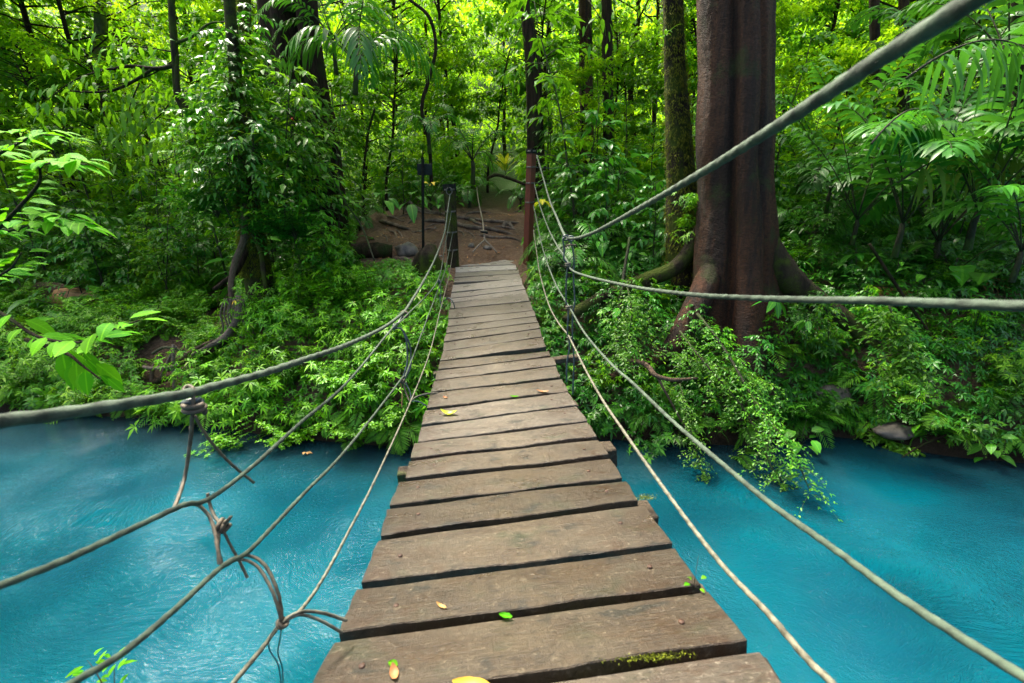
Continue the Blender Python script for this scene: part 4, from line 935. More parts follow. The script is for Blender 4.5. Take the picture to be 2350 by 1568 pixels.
def tree_proto(seed, h=7, ln=.17, clumps=46, per=70, mat=L_FAR, rad=2.2, trunk=.11, low=.3, tmat=B_DARK, rb=.5):
    """background tree: trunk, limbs, leaf clumps with gaps"""
    global rng; rng = np.random.default_rng(seed); P = Proto(); L = Leaves(); T = Tubes()
    c = wob(stem_curve(h, .5, rng.random() * 6.28, 12), .18, .6, seed); c[0] = 0; T.add(c, np.linspace(trunk, trunk * .35, 12), 9, lump=.08)
    for i in range(clumps):
        f = low + (1 - low) * rng.random() ** .8; p0 = np.array([np.interp(f * 11, np.arange(12), c[:, k]) for k in range(3)])
        az = rng.random() * 6.28; rl = rad * rng.uniform(.25, 1.0) * (1.1 - .5 * abs(f - .6)); e = p0 + np.array((math.cos(az) * rl, math.sin(az) * rl, rl * rng.uniform(-.15, .55)))
        m_ = (p0 + e) / 2 + np.array((0, 0, rl * .12)); T.add([p0, m_, e], [trunk * .3, trunk * .18, trunk * .06], 5)
        cr = rng.uniform(.3, .62) * rad * .42; n = int(per * rng.uniform(.6, 1.3)); q = rvec(n) * (rng.random((n, 1)) ** .45) * cr * np.array((1.25, 1.25, .6)) + e
        d = rvec(n, -.7, .25); tone = rng.normal(0, .13)
        L.add(q, d, np.array((0, 0, 1.)) + rng.normal(0, .35, (n, 3)), ln * rng.uniform(.6, 1.25, n), ln * .45, rng.uniform(.1, .5, n), np.clip(rb + tone + rng.normal(0, .15, n), 0, .97), 'm' if ln > .1 else 's')
    P.tubes('trunk', T, tmat); P.leaves('crown', L, mat); return P

SHR = [shrub_proto(100 + i, h=.40 + .05 * (i % 3), stems=13, ln=.112 + .02 * (i % 2), wd=.23, rb=.52 + .06 * (i % 3)) for i in range(5)]
SHRD = [shrub_proto(120 + i, h=.36, stems=11, ln=.12, wd=.30, mat=L_DARK, rb=.5) for i in range(3)]
SPR = [spray_proto(140 + i, rb=.45 + .08 * i) for i in range(3)]
SPRD = [spray_proto(150 + i, h=.5, mat=L_DARK) for i in range(2)]
FERN = [fern_proto(160 + i) for i in range(3)]
FERNH = [fern_proto(164 + i, n=7, length=.30) for i in range(2)]
BROAD = [broad_proto(170 + i, n=6 + i, ln=.26 + .04 * i, wd=.34 + .05 * i) for i in range(4)]
BROAD2 = [broad_proto(180 + i, n=5, ln=.17, wd=.48, stalk=.15, layers=3) for i in range(2)]
PALM = [palm_proto(190 + i) for i in range(3)]
PALMS = [palm_proto(195 + i, n=7, length=1.0, pl=.26, pw=.028, stem_h=.25, npin=18) for i in range(2)]
SAP = [sapling_proto(200 + i, h=2.4 + .3 * i, ln=.17 + .03 * (i % 2)) for i in range(4)]
SAPD = [sapling_proto(210 + i, h=2.0 + .3 * i, ln=.22, wd=.42, mat=L_DARK, kind='l', lpb=10) for i in range(3)]
BUSH = [sapling_proto(220 + i, h=1.1, br=22, ln=.125, bare=.05, reach=.55, lpb=14, stem=.01, mat=(L_TREE, L_BANK, L_DARK)[i]) for i in range(3)]
TREE = [tree_proto(230 + i, h=7.5 + i * .7, ln=.22 + .03 * (i % 2), mat=(L_FAR, L_TREE, L_FAR, L_TREE)[i], rb=(.55, .5, .7, .6)[i]) for i in range(4)]
TREES = [tree_proto(240 + i, h=4.2 + .4 * i, ln=.17, clumps=44, per=60, rad=1.4, trunk=.05, low=.15, mat=(L_TREE, L_FAR, L_TREE)[i]) for i in range(3)]

# ------------------------------------------------------------------ where things stand, said with landmarks
LAND = [(40, 990, 'at the far left waterline'), (230, 900, 'under the low near branch'), (380, 880, 'beside the left driftwood'), (560, 940, 'right of the driftwood at the waterline'),
 (760, 960, 'at the waterline under the left ropes'), (930, 940, 'at the waterline left of the deck'), (180, 700, 'around the orange rotten log'), (60, 620, 'on the far left slope'),
 (380, 680, 'between orange log and stilt roots'), (540, 760, 'by the hanging stilt roots'), (700, 760, 'under the left handrail rope'), (870, 700, 'on the left bank beside the deck'),
 (700, 620, 'right of the stilt roots'), (900, 620, 'below the dark wet log'), (1300, 640, 'beside the red post'), (1290, 760, 'right of the deck'),
 (1420, 740, 'between deck and buttress root'), (1400, 900, 'under the bare crooked branch'), (1400, 980, 'at the waterline right of the deck'), (1560, 960, 'at the waterline below the bare branch'),
 (1720, 900, 'below the huge trunk'), (1750, 980, 'at the waterline below the huge trunk'), (1880, 700, 'right of the huge trunk'), (1900, 880, 'low on the right slope'), (2080, 800, 'on the slope under the palms'),
 (2250, 700, 'by the dry palm frond'), (2200, 950, 'on the low right bank'), (2300, 1030, 'at the far right waterline'), (2330, 820, 'at the right edge of the slope'), (1950, 960, 'above the flat waterline rock'),
 (450, 520, 'behind the left bank'), (200, 520, 'behind the near leafy branch'), (700, 500, 'in front of the twin trunks'), (900, 430, 'left of the dirt path'), (1100, 420, 'behind the dirt path'), (1380, 500, 'behind the guy wires'),
 (1900, 480, 'behind the huge trunk'), (2150, 480, 'under the tall right palms')]
def where(p):
    x, y = proj(p); return min(LAND, key=lambda l: (l[0] - x) ** 2 + 1.6 * (l[1] - y) ** 2)[2]
_seen = {}
ORD = ['first', 'second', 'third', 'fourth', 'fifth', 'sixth', 'seventh', 'eighth', 'ninth', 'tenth', 'eleventh', 'twelfth', 'thirteenth', 'fourteenth', 'fifteenth', 'sixteenth', 'seventeenth', 'eighteenth', 'nineteenth', 'twentieth']
PLANTS = []      # (root, look, cat) : labels are written at the end, counting look-alikes from the left
def plant(pr, name, loc, rz, s, look, cat, group, tilt=(0, 0), label=None):
    r = place(pr, name, loc, rz, s, label, cat, group, tilt)
    if not label: PLANTS.append((r, look))
    return r
def write_labels():
    from collections import defaultdict
    g = defaultdict(list)
    for r, look in PLANTS: g[(look, where(r.location))].append(r)
    for (look, wh), rs in g.items():
        rs.sort(key=lambda r: proj(r.location)[0])
        for k, r in enumerate(rs):
            n = len(rs); o_ = '' if n == 1 else (', leftmost' if k == 0 else (', rightmost' if k == n - 1 else (f', {ORD[k]} from left' if k <= n // 2 else f', {ORD[n - 1 - k]} from right')))
            r['label'] = f'{look}{o_} {wh}'
def gz(x, y, dz=0): return Vector((x, y, H(x, y) + dz))
def shore(x): return float(np.interp(x, SX, SY))
BARE = [(385, 850, 62, 75), (525, 720, 42, 70), (176, 690, 60, 32), (100, 675, 50, 28), (2050, 1000, 60, 18), (60, 775, 45, 25)]
def on_path(x, y):
    q = proj((x, y, H(x, y)))
    for bx, by, bw, bh in BARE:
        if ((q[0] - bx) / bw) ** 2 + ((q[1] - by) / bh) ** 2 < 1: return True
    if y > 7.2 and -1.15 < x < .30: return True
    return 820 < q[0] < 1225 and 478 < q[1] < 608 and y > 7.9

# ------------------------------------------------------------------ bank plants as single objects
rs = np.random.default_rng(3)
def jitter_rows(x0, x1, y0, y1, step):
    out = []; y = y0
    while y < y1:
        x = x0 + step * rs.random()
        while x < x1:
            out.append((x + rs.normal(0, step * .22), y + rs.normal(0, step * .22))); x += step
        y += step * .9
    return out
npl = 0
for (x, dy) in jitter_rows(-11.5, 7.5, .05, 4.2, .46):
    d = dy; y = shore(x) + d; p = gz(x, y)
    q = proj(p)
    if not (-60 < q[0] < 2420) or on_path(x, y) or q[1] < 560: continue
    if 1040 < q[0] < 1290 and q[1] > 560 and False: continue
    left = x < 0; r0 = rs.random(); s = rs.uniform(.8, 1.25) * (.5 if 820 < q[0] < 1230 and q[1] < 655 else 1); rz = rs.random() * 6.28
    if npl > 420: break
    tl_ = (rs.normal(-.25, .12), rs.normal(0, .1))
    if left:
        if q[0] < 560 and q[1] < 830 and r0 < .45: plant(SPR[rs.integers(3)], 'small_leaved_shrub', p, rz, s * .8, 'mound of tiny bright leaves', 'shrub', 'small-leaved shrubs on the banks', tl_)
        elif r0 < .52: plant(SHR[rs.integers(5)], 'riverside_shrub', p, rz, s * 1.05, 'bright narrow-leaved shrub', 'shrub', 'bright whorled shrubs on the left bank', tl_)
        elif r0 < .66: plant(SPR[rs.integers(3)], 'small_leaved_shrub', p, rz, s * .9, 'bushy tuft of tiny leaves', 'shrub', 'small-leaved shrubs on the banks', tl_)
        elif r0 < .76: plant(SHRD[rs.integers(3)], 'riverside_shrub', p, rz, s, 'deep green whorled shrub', 'shrub', 'deep green shrubs on the left bank', tl_)
        elif r0 < .90: plant(FERN[rs.integers(3)], 'fern', p, rz, s * .95, 'small arching fern', 'fern', 'ferns on the banks', tl_)
        else: plant(BROAD2[rs.integers(2)], 'broadleaf_plant', p, rz, s * .8, 'low oval-leaved plant', 'plant', 'broad-leaved plants on the banks', tl_)
    else:
        if r0 < .30: plant(SHRD[rs.integers(3)], 'riverside_shrub', p, rz, s, 'dark green whorled shrub', 'shrub', 'dark whorled shrubs on the right bank', tl_)
        elif r0 < .45: plant(SHR[rs.integers(5)], 'riverside_shrub', p, rz, s * .8, 'small bright green whorled shrub', 'shrub', 'bright shrubs on the right bank', tl_)
        elif r0 < .66: plant(FERN[rs.integers(3)], 'fern', p, rz, s, 'feathery arching fern', 'fern', 'ferns on the banks', tl_)
        elif r0 < .86: plant((SPR + SPRD)[rs.integers(5)], 'small_leaved_shrub', p, rz, s * .8, 'spray of small leaves', 'shrub', 'small-leaved shrubs on the banks', tl_)
        else: plant(BROAD2[rs.integers(2)], 'broadleaf_plant', p, rz, s, 'glossy oval-leaved plant', 'plant', 'broad-leaved plants on the banks', tl_)
    npl += 1

rs2 = np.random.default_rng(17)
BIGS = [shrub_proto(500 + i, h=.75, stems=24, ln=.125, wd=.23, spread=.62, whorls=4, k=8, rb=.58) for i in range(3)]
BIGF = [fern_proto(510 + i, n=11, length=.75) for i in range(2)]
for (px, py, k) in [(450,900,0),(520,840,1),(600,930,2),(680,880,0),(760,930,1),(640,760,2),(740,780,0),(820,840,1),(880,760,2),(700,690,1),(800,700,0),(930,860,2),(60,900,0),(150,880,1),(260,900,2),(330,800,0),(90,800,1),(240,760,2),(860,930,0),(560,760,1)]:
    p = ground_at(px + rs2.normal(0, 12), py + 10, lo=4.2); (on_path(p.x, p.y) and p.y < 9) or plant(BIGS[k], 'mounding_shrub', p, rs2.random() * 6.28, rs2.uniform(.75, 1.1), 'large mounding bright shrub', 'shrub', 'large mounding shrubs on the left bank', (-.3, 0))
for (px, py, k) in [(500,960,0),(840,960,1),(920,980,0),(400,930,1),(200,930,0),(1500,960,1),(1900,930,0),(1980,880,1),(2150,960,0),(1850,960,1),(1450,940,0),(2250,900,1),(1760,820,0),(1420,620,1),(1490,560,0)]:
    p = ground_at(px, py, lo=4.2); plant(BIGF[k], 'fern', p, rs2.random() * 6.28, rs2.uniform(.7, 1.0), 'large arching fern', 'fern', 'large ferns on the banks', (-.3, 0))
for (px, py, k) in [(1350,700,0),(1400,780,1),(1480,740,2),(1560,830,0),(1800,790,1),(1880,830,2),(2000,770,0),(2100,760,1),(2220,780,2),(2300,880,0),(2050,900,1),(1960,700,2),(1450,900,1),(1650,960,0),(1360,900,2),(2280,980,1)]:
    p = ground_at(px + rs2.normal(0, 12), py + 10, lo=4.2); pr_ = (BUSH[1], BIGS[k], BUSH[2], SAPD[0])[rs2.integers(4)]
    plant(pr_, 'mounding_shrub', p, rs2.random() * 6.28, rs2.uniform(.55, .85) * (.5 if pr_ is SAPD[0] else 1), 'large leafy shrub', 'shrub', 'large leafy shrubs on the right bank', (-.25, 0))
# ferns and shoots leaning out over the waterline
for x in np.arange(-9.5, 7.0, .55):
    if -0.5 < x < .5 and False: continue
    xx = x + rs.normal(0, .12); yy = shore(xx) + .05; p = gz(xx, yy, .18); q = proj(p)
    if not (-40 < q[0] < 2400): continue
    if rs.random() < .5: plant(FERNH[rs.integers(2)], 'fern', p, rs.random() * 6.28, rs.uniform(.8, 1.2), 'fern hanging over the water', 'fern', 'ferns hanging over the waterline', (.9, 0))
    else: plant(SHR[rs.integers(5)] if x < 0 else SHRD[rs.integers(3)], 'riverside_shrub', p, rs.random() * 6.28, rs.uniform(.6, .9), 'leafy shoot leaning over the water', 'shrub', 'shoots leaning over the water', (.7, 0))

# undergrowth filler under and between them: nobody could count it
def filler(name, label, n, xr, dr, ln, wd, mat, hfun, seed, kind='m', rb=.45, skip=None, clump=1.2, wh=6):
    global rng; rng = np.random.default_rng(seed); L = Leaves()
    k = 0; tries = 0
    xs_ = rng.uniform(*xr, n * 3); ds = rng.uniform(*dr, n * 3)
    for x, d in zip(xs_, ds):
        y = shore(x) + d
        if on_path(x, y) or (skip and skip(x, y)): continue
        z = H(x, y); q = proj((x, y, z))
        if not (-150 < q[0] < 2500): continue
        cl = noise.noise(Vector((x * clump, y * clump, 5)))
        hh = hfun(x, y) * (.5 + .9 * max(0, cl + .4)) * rng.uniform(.3, 1.0) * (.3 if 800 < q[0] < 1290 and q[1] < 665 and y < 9.5 else 1)
        tone = noise.noise(Vector((x * 2.1, y * 2.1, 8))) * .35
        lnn = ln * rng.uniform(.7, 1.3)
        whorl(L, (x, y - .25 * hh, z + hh), (rng.normal(0, .3), -.35 + rng.normal(0, .25), 1), wh, lnn, wd, .4, .15, rb + tone + .25 * (hh - .15), kind)
        k += 1
        if k >= n: break
    return stuff(L.build(name, mat), label, 'undergrowth')
filler('undergrowth', 'dense low leafy undergrowth covering the left bank', 11000, (-13, .6), (.0, 5.5), .085, .28, L_BANK, lambda x, y: .36, 11)
filler('undergrowth', 'dense dark low undergrowth covering the right bank', 12000, (.2, 9.5), (.0, 6.0), .10, .28, L_DARK, lambda x, y: .32, 12)
filler('undergrowth', 'tiny-leaved ground cover over the right bank', 7000, (.2, 9.5), (.0, 5.0), .035, .5, L_BANK, lambda x, y: .28, 13, 's', .35)
filler('undergrowth', 'tiny-leaved ground cover over the left bank', 7000, (-13, -.2), (.0, 5.0), .04, .45, L_BANK, lambda x, y: .28, 14, 's', .35)
filler('understory', 'knee-high leafy understory of the forest floor', 17000, (-22, 20), (4.6, 13.5), .19, .36, L_TREE, lambda x, y: .8, 15, 'm', .5, wh=6)
filler('far_understory', 'leafy understory between the background trees', 12000, (-32, 28), (8.5, 20), .30, .38, L_FAR, lambda x, y: 1.7, 16, 'm', .4, wh=6)

# ------------------------------------------------------------------ understory behind the banks
def band(protos, name, look, cat, group, n, yr, s, seed, hskip=None, xfac=1.25, dz=0):
    r = np.random.default_rng(seed)
    for i in range(n):
        y = r.uniform(*yr); x = (i + r.random()) / n * 2 * y * xfac - y * xfac
        if hskip and hskip(x, y): continue
        p = gz(x, y, dz); plant(protos[r.integers(len(protos))], name, p, r.random() * 6.28, r.uniform(*s), look, cat, group, (r.normal(0, .06), r.normal(0, .06)))
clear = lambda x, y: (-3.6 < x < .7 and y < 12.6) or (abs(x - 3.4) < .6 and y < 7.6)
clear2 = lambda x, y: -2.6 < x < .4 and y < 13.5
band(BUSH, 'bush', 'rounded leafy bush', 'bush', 'bushes behind the banks', 46, (9.3, 12.5), (.8, 1.4), 31, clear)
band(SAPD, 'sapling', 'glossy broad-leaved sapling', 'tree', 'glossy saplings of the understory', 30, (9.0, 12.5), (.7, 1.15), 32, clear2)
band(SAP, 'sapling', 'slender leafy sapling', 'tree', 'slender saplings of the understory', 46, (9.5, 15), (.8, 1.5), 33, clear2)
band(BROAD + BROAD2, 'broadleaf_plant', 'large-leaved floor plant', 'plant', 'large-leaved plants behind the banks', 50, (8.8, 13), (1.0, 1.9), 34, clear)
band(PALM, 'palm', 'tall feathery palm', 'palm', 'palms of the understory', 9, (8.6, 13), (.8, 1.2), 38, lambda x, y: x < 2.6 or clear(x, y))
band(PALMS, 'understory_palm', 'small feathery understory palm', 'palm', 'small palms of the understory', 22, (9.5, 14), (.8, 1.4), 35, clear)
band(TREES, 'small_tree', 'small leafy forest tree', 'tree', 'small trees behind the path', 34, (12.5, 18), (.8, 1.3), 36, clear2)
band(TREE, 'forest_tree', 'tall background forest tree', 'tree', 'tall trees of the background forest', 40, (16, 25), (.85, 1.35), 37)
# far sunlit canopy on the hillside: one mass
def far_mass():
    global rng; rng = np.random.default_rng(55); L = Leaves()
    for i in range(1500):
        y = rng.uniform(24, 40); x = rng.uniform(-1.25, 1.25) * y; z = H(x, y) + rng.uniform(.2, 6.5)
        n = 70; q = np.array((x, y, z)) + rvec(n) * (rng.random((n, 1)) ** .5) * np.array((1.5, 1.2, .8)) * rng.uniform(.5, 1.1)
        L.add(q, rvec(n, -.8, .3), np.array((0, 0, 1.)) + rng.normal(0, .35, (n, 3)), rng.uniform(.16, .34, n), .12, .3, np.clip(rng.normal(.6, .1) + rng.normal(0, .18, n), 0, .97), 'm')
    return stuff(L.build('far_canopy', L_FAR), 'far sunlit forest canopy filling the hillside', 'canopy')
far_mass()
def shade_canopy():
    """crowns above the picture: they shade the forest, and the river mirrors them with sky between"""
    global rng; rng = np.random.default_rng(56); L = Leaves()
    for i in range(480):
        y = rng.uniform(6.5, 19); x = rng.uniform(-21, 20)
        if (x < 2.5 and y < 11.5) or y < 11.5: continue
        z = 3.1 + .47 * max(y, 9) + 2.0 + rng.uniform(0, 2.5)
        if noise.noise(Vector((x * .33, y * .33, 2.2))) < (-.12 if x > -3 else .0): continue
        if y < 8 and abs(x) < 5: continue
        n = 130; q = np.array((x, y, z)) + rvec(n) * (rng.random((n, 1)) ** .5) * np.array((1.5, 1.5, .7)) * rng.uniform(.5, 1.1)
        L.add(q, rvec(n, -.8, .3), np.array((0, 0, 1.)) + rng.normal(0, .35, (n, 3)), rng.uniform(.22, .42, n), .16, .3, np.clip(rng.normal(.5, .2, n), 0, .97), 'm')
    for i in range(1000):
        if i < 400: x = rng.uniform(-21, 4); y = rng.uniform(12, 18); z = rng.uniform(9.5, 19)
        else: x = rng.uniform(-36, -11); y = rng.uniform(8, 24); z = rng.uniform(7, 19)
        if z < 4.3 + .43 * y or noise.noise(Vector((x * .30, y * .2, z * .30 + 4))) < (.16 if i < 400 else .0): continue
        n = 110; q = np.array((x, y, z)) + rvec(n) * (rng.random((n, 1)) ** .5) * np.array((1.2, 1.2, .9))
        L.add(q, rvec(n, -.8, .3), np.array((0, 0, 1.)) + rng.normal(0, .35, (n, 3)), rng.uniform(.22, .42, n), .16, .3, np.clip(rng.normal(.5, .2, n), 0, .97), 'm')
    return stuff(L.build('shade_canopy', L_FAR), 'unseen leafy crowns added overhead to shade the forest', 'canopy')
shade_canopy()

# taller growth closing the wall of leaves behind both banks
rs3 = np.random.default_rng(23)
for i in range(46):
    x = -3.4 - 7.5 * rs3.random(); p = gz(x, rs3.uniform(shore(x) + 2.6, 10.2)); q = proj(p)
    if on_path(p.x, p.y): continue
    pr_, lk = ((BUSH[0], 'leafy bank bush'), (SAPD[0], 'glossy leaning sapling'), (BUSH[2], 'dark bank bush'), (BROAD[3], 'large-leaved bank plant'), (SAP[1], 'slender bank sapling'))[rs3.integers(5)]
    plant(pr_, 'bank_bush', p, rs3.random() * 6.28, rs3.uniform(.8, 1.25) * (1.7 if pr_ is BROAD[3] else .75 if pr_ in (SAPD[0], SAP[1]) else 1), lk, 'bush', 'bushes at the back of the left bank', (rs3.normal(0, .1), 0))
for i in range(58):
    x = .9 + 9.0 * rs3.random(); p = gz(x, rs3.uniform(shore(x) + 2.0, 10.5)); q = proj(p)
    if 2.4 < x < 4.3 and p.y < 7.4: continue
    pr_, lk = ((BUSH[2], 'dark bank bush'), (BROAD[2], 'large-leaved bank plant'), (SAPD[1], 'glossy leaning sapling'), (PALMS[0], 'small bank palm'), (BROAD[3], 'wide-leaved bank plant'), (FERN[0], 'tall bank fern'))[rs3.integers(6)]
    plant(pr_, 'bank_bush', p, rs3.random() * 6.28, rs3.uniform(.8, 1.2) * (1.8 if pr_ in (BROAD[2], BROAD[3]) else .7 if pr_ is SAPD[1] else 1.6 if pr_ is FERN[0] else 1), lk, 'bush', 'bushes at the back of the right bank', (rs3.normal(0, .1), 0))
for (px, py, Y, k, s) in [(650,330,9.3,0,1.1),(700,370,9.2,2,1.2),(745,330,9.4,0,1.1),(770,400,9.0,1,1.1),(620,280,9.0,2,1.0),(690,440,8.8,0,1.1),(1590,760,6.1,2,.5),(1650,810,5.9,1,.55),(1720,830,5.8,2,.55),(1770,780,6.1,0,.5),(1830,740,6.2,2,.6),(1900,760,6.0,1,.6),(1500,740,6.4,2,.6),(1440,700,6.7,0,.55),(1380,690,6.9,2,.5)]:
    plant(BUSH[k], 'trunk_foot_bush', at(px, py + 25, Y), rs3.random() * 6.28, s, 'leafy bush growing at a tree foot', 'bush', 'bushes at the tree feet', (-.2, 0))
def litter():
    global rng; rng = np.random.default_rng(77); L = Leaves()
    for i in range(900):
        x = rng.uniform(-3.2, .6); y = rng.uniform(7.8, 12.5); z = H(x, y) + .015
        L.add([(x, y, z)], rvec(1, -.1, .2), [(rng.normal(0, .3), rng.normal(0, .3), 1)], rng.uniform(.03, .10), .03, rng.uniform(-.2, .3), rng.random(), 'm')
    return stuff(L.build('leaf_litter', L_DEAD), 'dead leaves scattered over the dirt path', 'leaf litter')
litter()
# ------------------------------------------------------------------ single plants the photo shows
def gpx(px, py, lo=4.5): return ground_at(px, py, lo=lo)
# column of climbers on the leaning tree and the mound before the twin trunks
for i, (px, py, Y, s) in enumerate([(520,330,7.7,1.0),(600,300,7.9,1.1),(560,420,7.5,1.1),(640,400,7.7,1.2),(500,470,7.4,1.0),(620,480,7.4,1.1),(690,430,7.8,1.1),(560,540,7.2,.8),(680,520,7.3,1.0),(750,480,7.9,1.0),(740,560,7.4,.9),(520,220,8.0,1.0),(600,190,8.1,1.0)]):
    plant((BUSH + SPRD)[i % 5] if i % 3 else BUSH[0], 'climbing_shrub', at(px, py + 30, Y), i * 1.7, s * (.75 if i % 5 < 3 else 1.3), 'leafy climber on the leaning trunk', 'climber', 'climbers on the leaning epiphyte tree', (-.3, 0))
for i, (px, py, s) in enumerate([(640,560,1.1),(700,560,1.2),(770,520,1.0),(740,600,1.0),(690,690,.9),(610,560,1.0),(700,640,1.0),(640,640,.9)]):
    plant((SAPD + BUSH)[i % 6], 'bush', gpx(px, py + 40, 6), i * 2.1, s * .75, 'dense bush', 'bush', 'bushes right of the stilt roots', (0, 0))
for i, (px, py, Y, s) in enumerate([(540,250,7.9,1.2),(590,250,8.0,1.2),(640,260,8.1,1.1),(530,380,7.6,1.2),(600,370,7.7,1.3),(660,350,7.9,1.2),(500,420,7.5,1.1),(590,440,7.4,1.2),(650,500,7.3,1.1),(540,490,7.3,1.0),(470,340,7.9,1.1),(700,500,7.5,1.1),(610,130,8.3,1.0),(550,150,8.2,1.0)]):
    if px > 600 and py < 300: continue
    plant(BUSH[(0, 2, 1, 2)[i % 4]], 'climbing_shrub', at(px, py + 35, Y), i * 2.3, s, 'thick leafy climber on the leaning trunk', 'climber', 'climbers on the leaning epiphyte tree', (-.2, 0))
# palms
PRW = palm_proto(310, n=8, length=1.7, pl=.5, pw=.06, stem_h=.3, rise=(1.1, 1.9), arch=(.9, 1.5), npin=14, lax=.35)
plant(PRW, 'palm', at(815, 190, 9.2), 0.4, 1.0, None, 'palm', None, (0, .1), 'palm with pale drooping fronds right of the twin trunks')
plant(PALM[1], 'palm', at(770, 150, 10.2), 2.0, .85, None, 'palm', None, (0, 0), 'taller drooping palm at top left of centre')
plant(PALMS[0], 'understory_palm', at(985, 330, 10.8), 2.0, 1.0, None, 'palm', None, (0, 0), 'small palm above the sign panel')
plant(PALMS[1], 'understory_palm', at(1085, 400, 11.6), 1.0, 1.2, None, 'palm', None, (0, 0), 'small bright palm above the black post')
PR = [palm_proto(300 + i, n=9, length=2.1, pl=.60, pw=.090, stem_h=.3, rise=(1.3, 2.3), arch=(.8, 1.5), npin=16) for i in range(2)]
for i, (px, py, Y, s, lab) in enumerate([(2060,560,7.0,1.0,'tall clump palm with wide ribbed fronds at upper right'),(2230,540,6.6,1.05,'tall dark palm near the right edge'),(1900,470,8.8,.8,'feathery palm just right of the huge trunk'),(2330,620,6.0,.8,'palm at the right edge with low fronds'),(2140,600,7.8,1.1,'palm between the two dark trunks at right'),(1960,540,7.6,.8,'low palm above the rosette of long leaves'),(2180,300,8.5,1.0,'palm crown below the thick rope at upper right'),(2300,200,7.5,1.0,'palm crown at the top right corner')]):
    plant(PR[i % 2], 'palm', at(px, py, Y), i * 1.3 + .5, s, None, 'palm', None, (0, 0), lab)
def single_frond(name, base, az, length, arch, mat, label, npin=15, pl=.5, pw=.065, rise=.9, lax=.9, cat='palm frond', seed=1):
    global rng; rng = np.random.default_rng(seed); L = Leaves(); T = Tubes(); frond(L, T, (0, 0, 0), az, length, arch, npin, pl, pw, .7, rad=.014, start=.15, kind='l', rise=rise, vshape=0, taper=.35, lax=lax)
    r = empty(name, base, label, cat); T.build('stalk', B_STEM, r); L.build('leaflet', mat, r); return r
single_frond('palm_frond', at(2060, 420, 6.4), 0.1, 2.0, .62, L_OLDPALM, 'old mottled palm frond drooping at the right edge', pl=.50, pw=.07, rise=.75, lax=.75, seed=3, npin=13)
single_frond('palm_frond', at(2000, 330, 5.6), 0.5, 1.7, .8, L_PALM, 'long green palm frond arching right below the thick rope', pl=.5, lax=.35, seed=4)
single_frond('palm_frond', at(2080, 180, 5.4), -.2, 1.4, .9, L_PALM, 'green palm frond hanging at the top right corner', pl=.5, pw=.06, lax=.5, seed=5)
single_frond('dead_palm_frond', gpx(2200, 690, 5) + Vector((0, 0, .25)), 0.1, 1.0, .25, L_DEAD, 'dry brown palm frond lying at the right above the water', pl=.35, rise=.25, lax=.15, seed=6, cat='dead frond')
single_frond('dead_palm_frond', gpx(1960, 690, 5) + Vector((0, 0, .2)), -.4, 1.0, .3, L_DEAD, 'grey dead palm frond lying under the right palms', pl=.3, rise=.2, lax=.3, seed=7, cat='dead frond')
# broad rosettes
RO = broad_proto(400, n=6, ln=.40, wd=.36, stalk=.05, elev=-.1, droop=.35); RO2 = broad_proto(401, n=6, ln=.30, wd=.38, stalk=.04, elev=-.5, droop=.3)
plant(RO, 'rosette_plant', gpx(1950, 655, 5) + Vector((0, 0, .45)), .3, 1.0, None, 'plant', None, (-.25, 0), 'rosette of five long dark glossy leaves right of the huge trunk')
plant(RO2, 'rosette_plant', at(1778, 690, 5.9), .8, .9, None, 'plant', None, (.3, 0), 'hanging long glossy leaves at the foot of the huge trunk')
plant(RO2, 'rosette_plant', at(1850, 740, 5.8), 2.2, .7, None, 'plant', None, (.2, 0), 'second clump of hanging glossy leaves right of the huge trunk foot')
for i, (px, py, lab) in enumerate([(2060,600,'ribbed broad-leaf plant under the right palms'),(2120,640,'broad-leaf plant above the dry frond'),(1340,385,'large drooping leaves right of the red post'),(1420,400,'broad leaves behind the guy wires'),(1500,440,'broad leaves left of the mossy trunk'),(1290,430,'upright broad leaves beside the guy wires'),
   (880,460,'broad heart leaves left of the sign pole'),(940,470,'heart-shaped leaves behind the sign pole'),(1010,470,'heart-shaped leaves behind the black post'),(700,300,'broad-leaf shrub before the twin trunks'),(640,330,'broad leaves above the leaning trunk'),(360,700,'upright broad leaf on the left slope'),(620,575,'strap-leaved epiphyte on the left bank')]):
    Yb = [7.2,7.0,9.6,9.6,9.2,9.5,9.6,9.8,10.0,9.2,8.2,8.0,7.1][i]
    plant(BROAD[i % 4], 'broadleaf_plant', at(px, py + 12, Yb), i * 1.1, [1,1,1.4,1.5,1.3,1.3,1.1,1.2,1.1,1.0,.9,.7,.7][i], None, 'plant', 'single broad-leaved plants', (0, 0), lab)
# yellow leaves
YEL = broad_proto(410, n=4, ln=.16, wd=.4, stalk=.05, mat=L_YEL, elev=.6); 
YG = leaf_mat('yellow_green_leaf', (.05, .18, .008), (.13, .27, .012), (.38, .42, .03), (.5, .55, .02), .4, .35, .4, vein=True)
CRO = broad_proto(411, n=9, ln=.34, wd=.26, stalk=.05, mat=YG, elev=1.3, layers=2, droop=.2)
plant(YEL, 'yellow_leaved_plant', at(990, 428, 9.0), .3, 1.1, None, 'plant', None, (0, 0), 'small plant with four yellow leaves between sign and black post')
plant(CRO, 'yellow_leaved_plant', at(1160, 395, 10.8), .3, 1.1, None, 'plant', None, (0, 0), 'upright yellow-green leafy plant left of the red post')
plant(broad_proto(412, n=3, ln=.34, wd=.4, stalk=.04, mat=YG, elev=-.2, droop=.5), 'yellow_leaved_plant', at(1245, 462, 8.7), 2.5, 1.0, None, 'plant', None, (0, 0), 'yellow-tinged drooping leaf beside the red post')
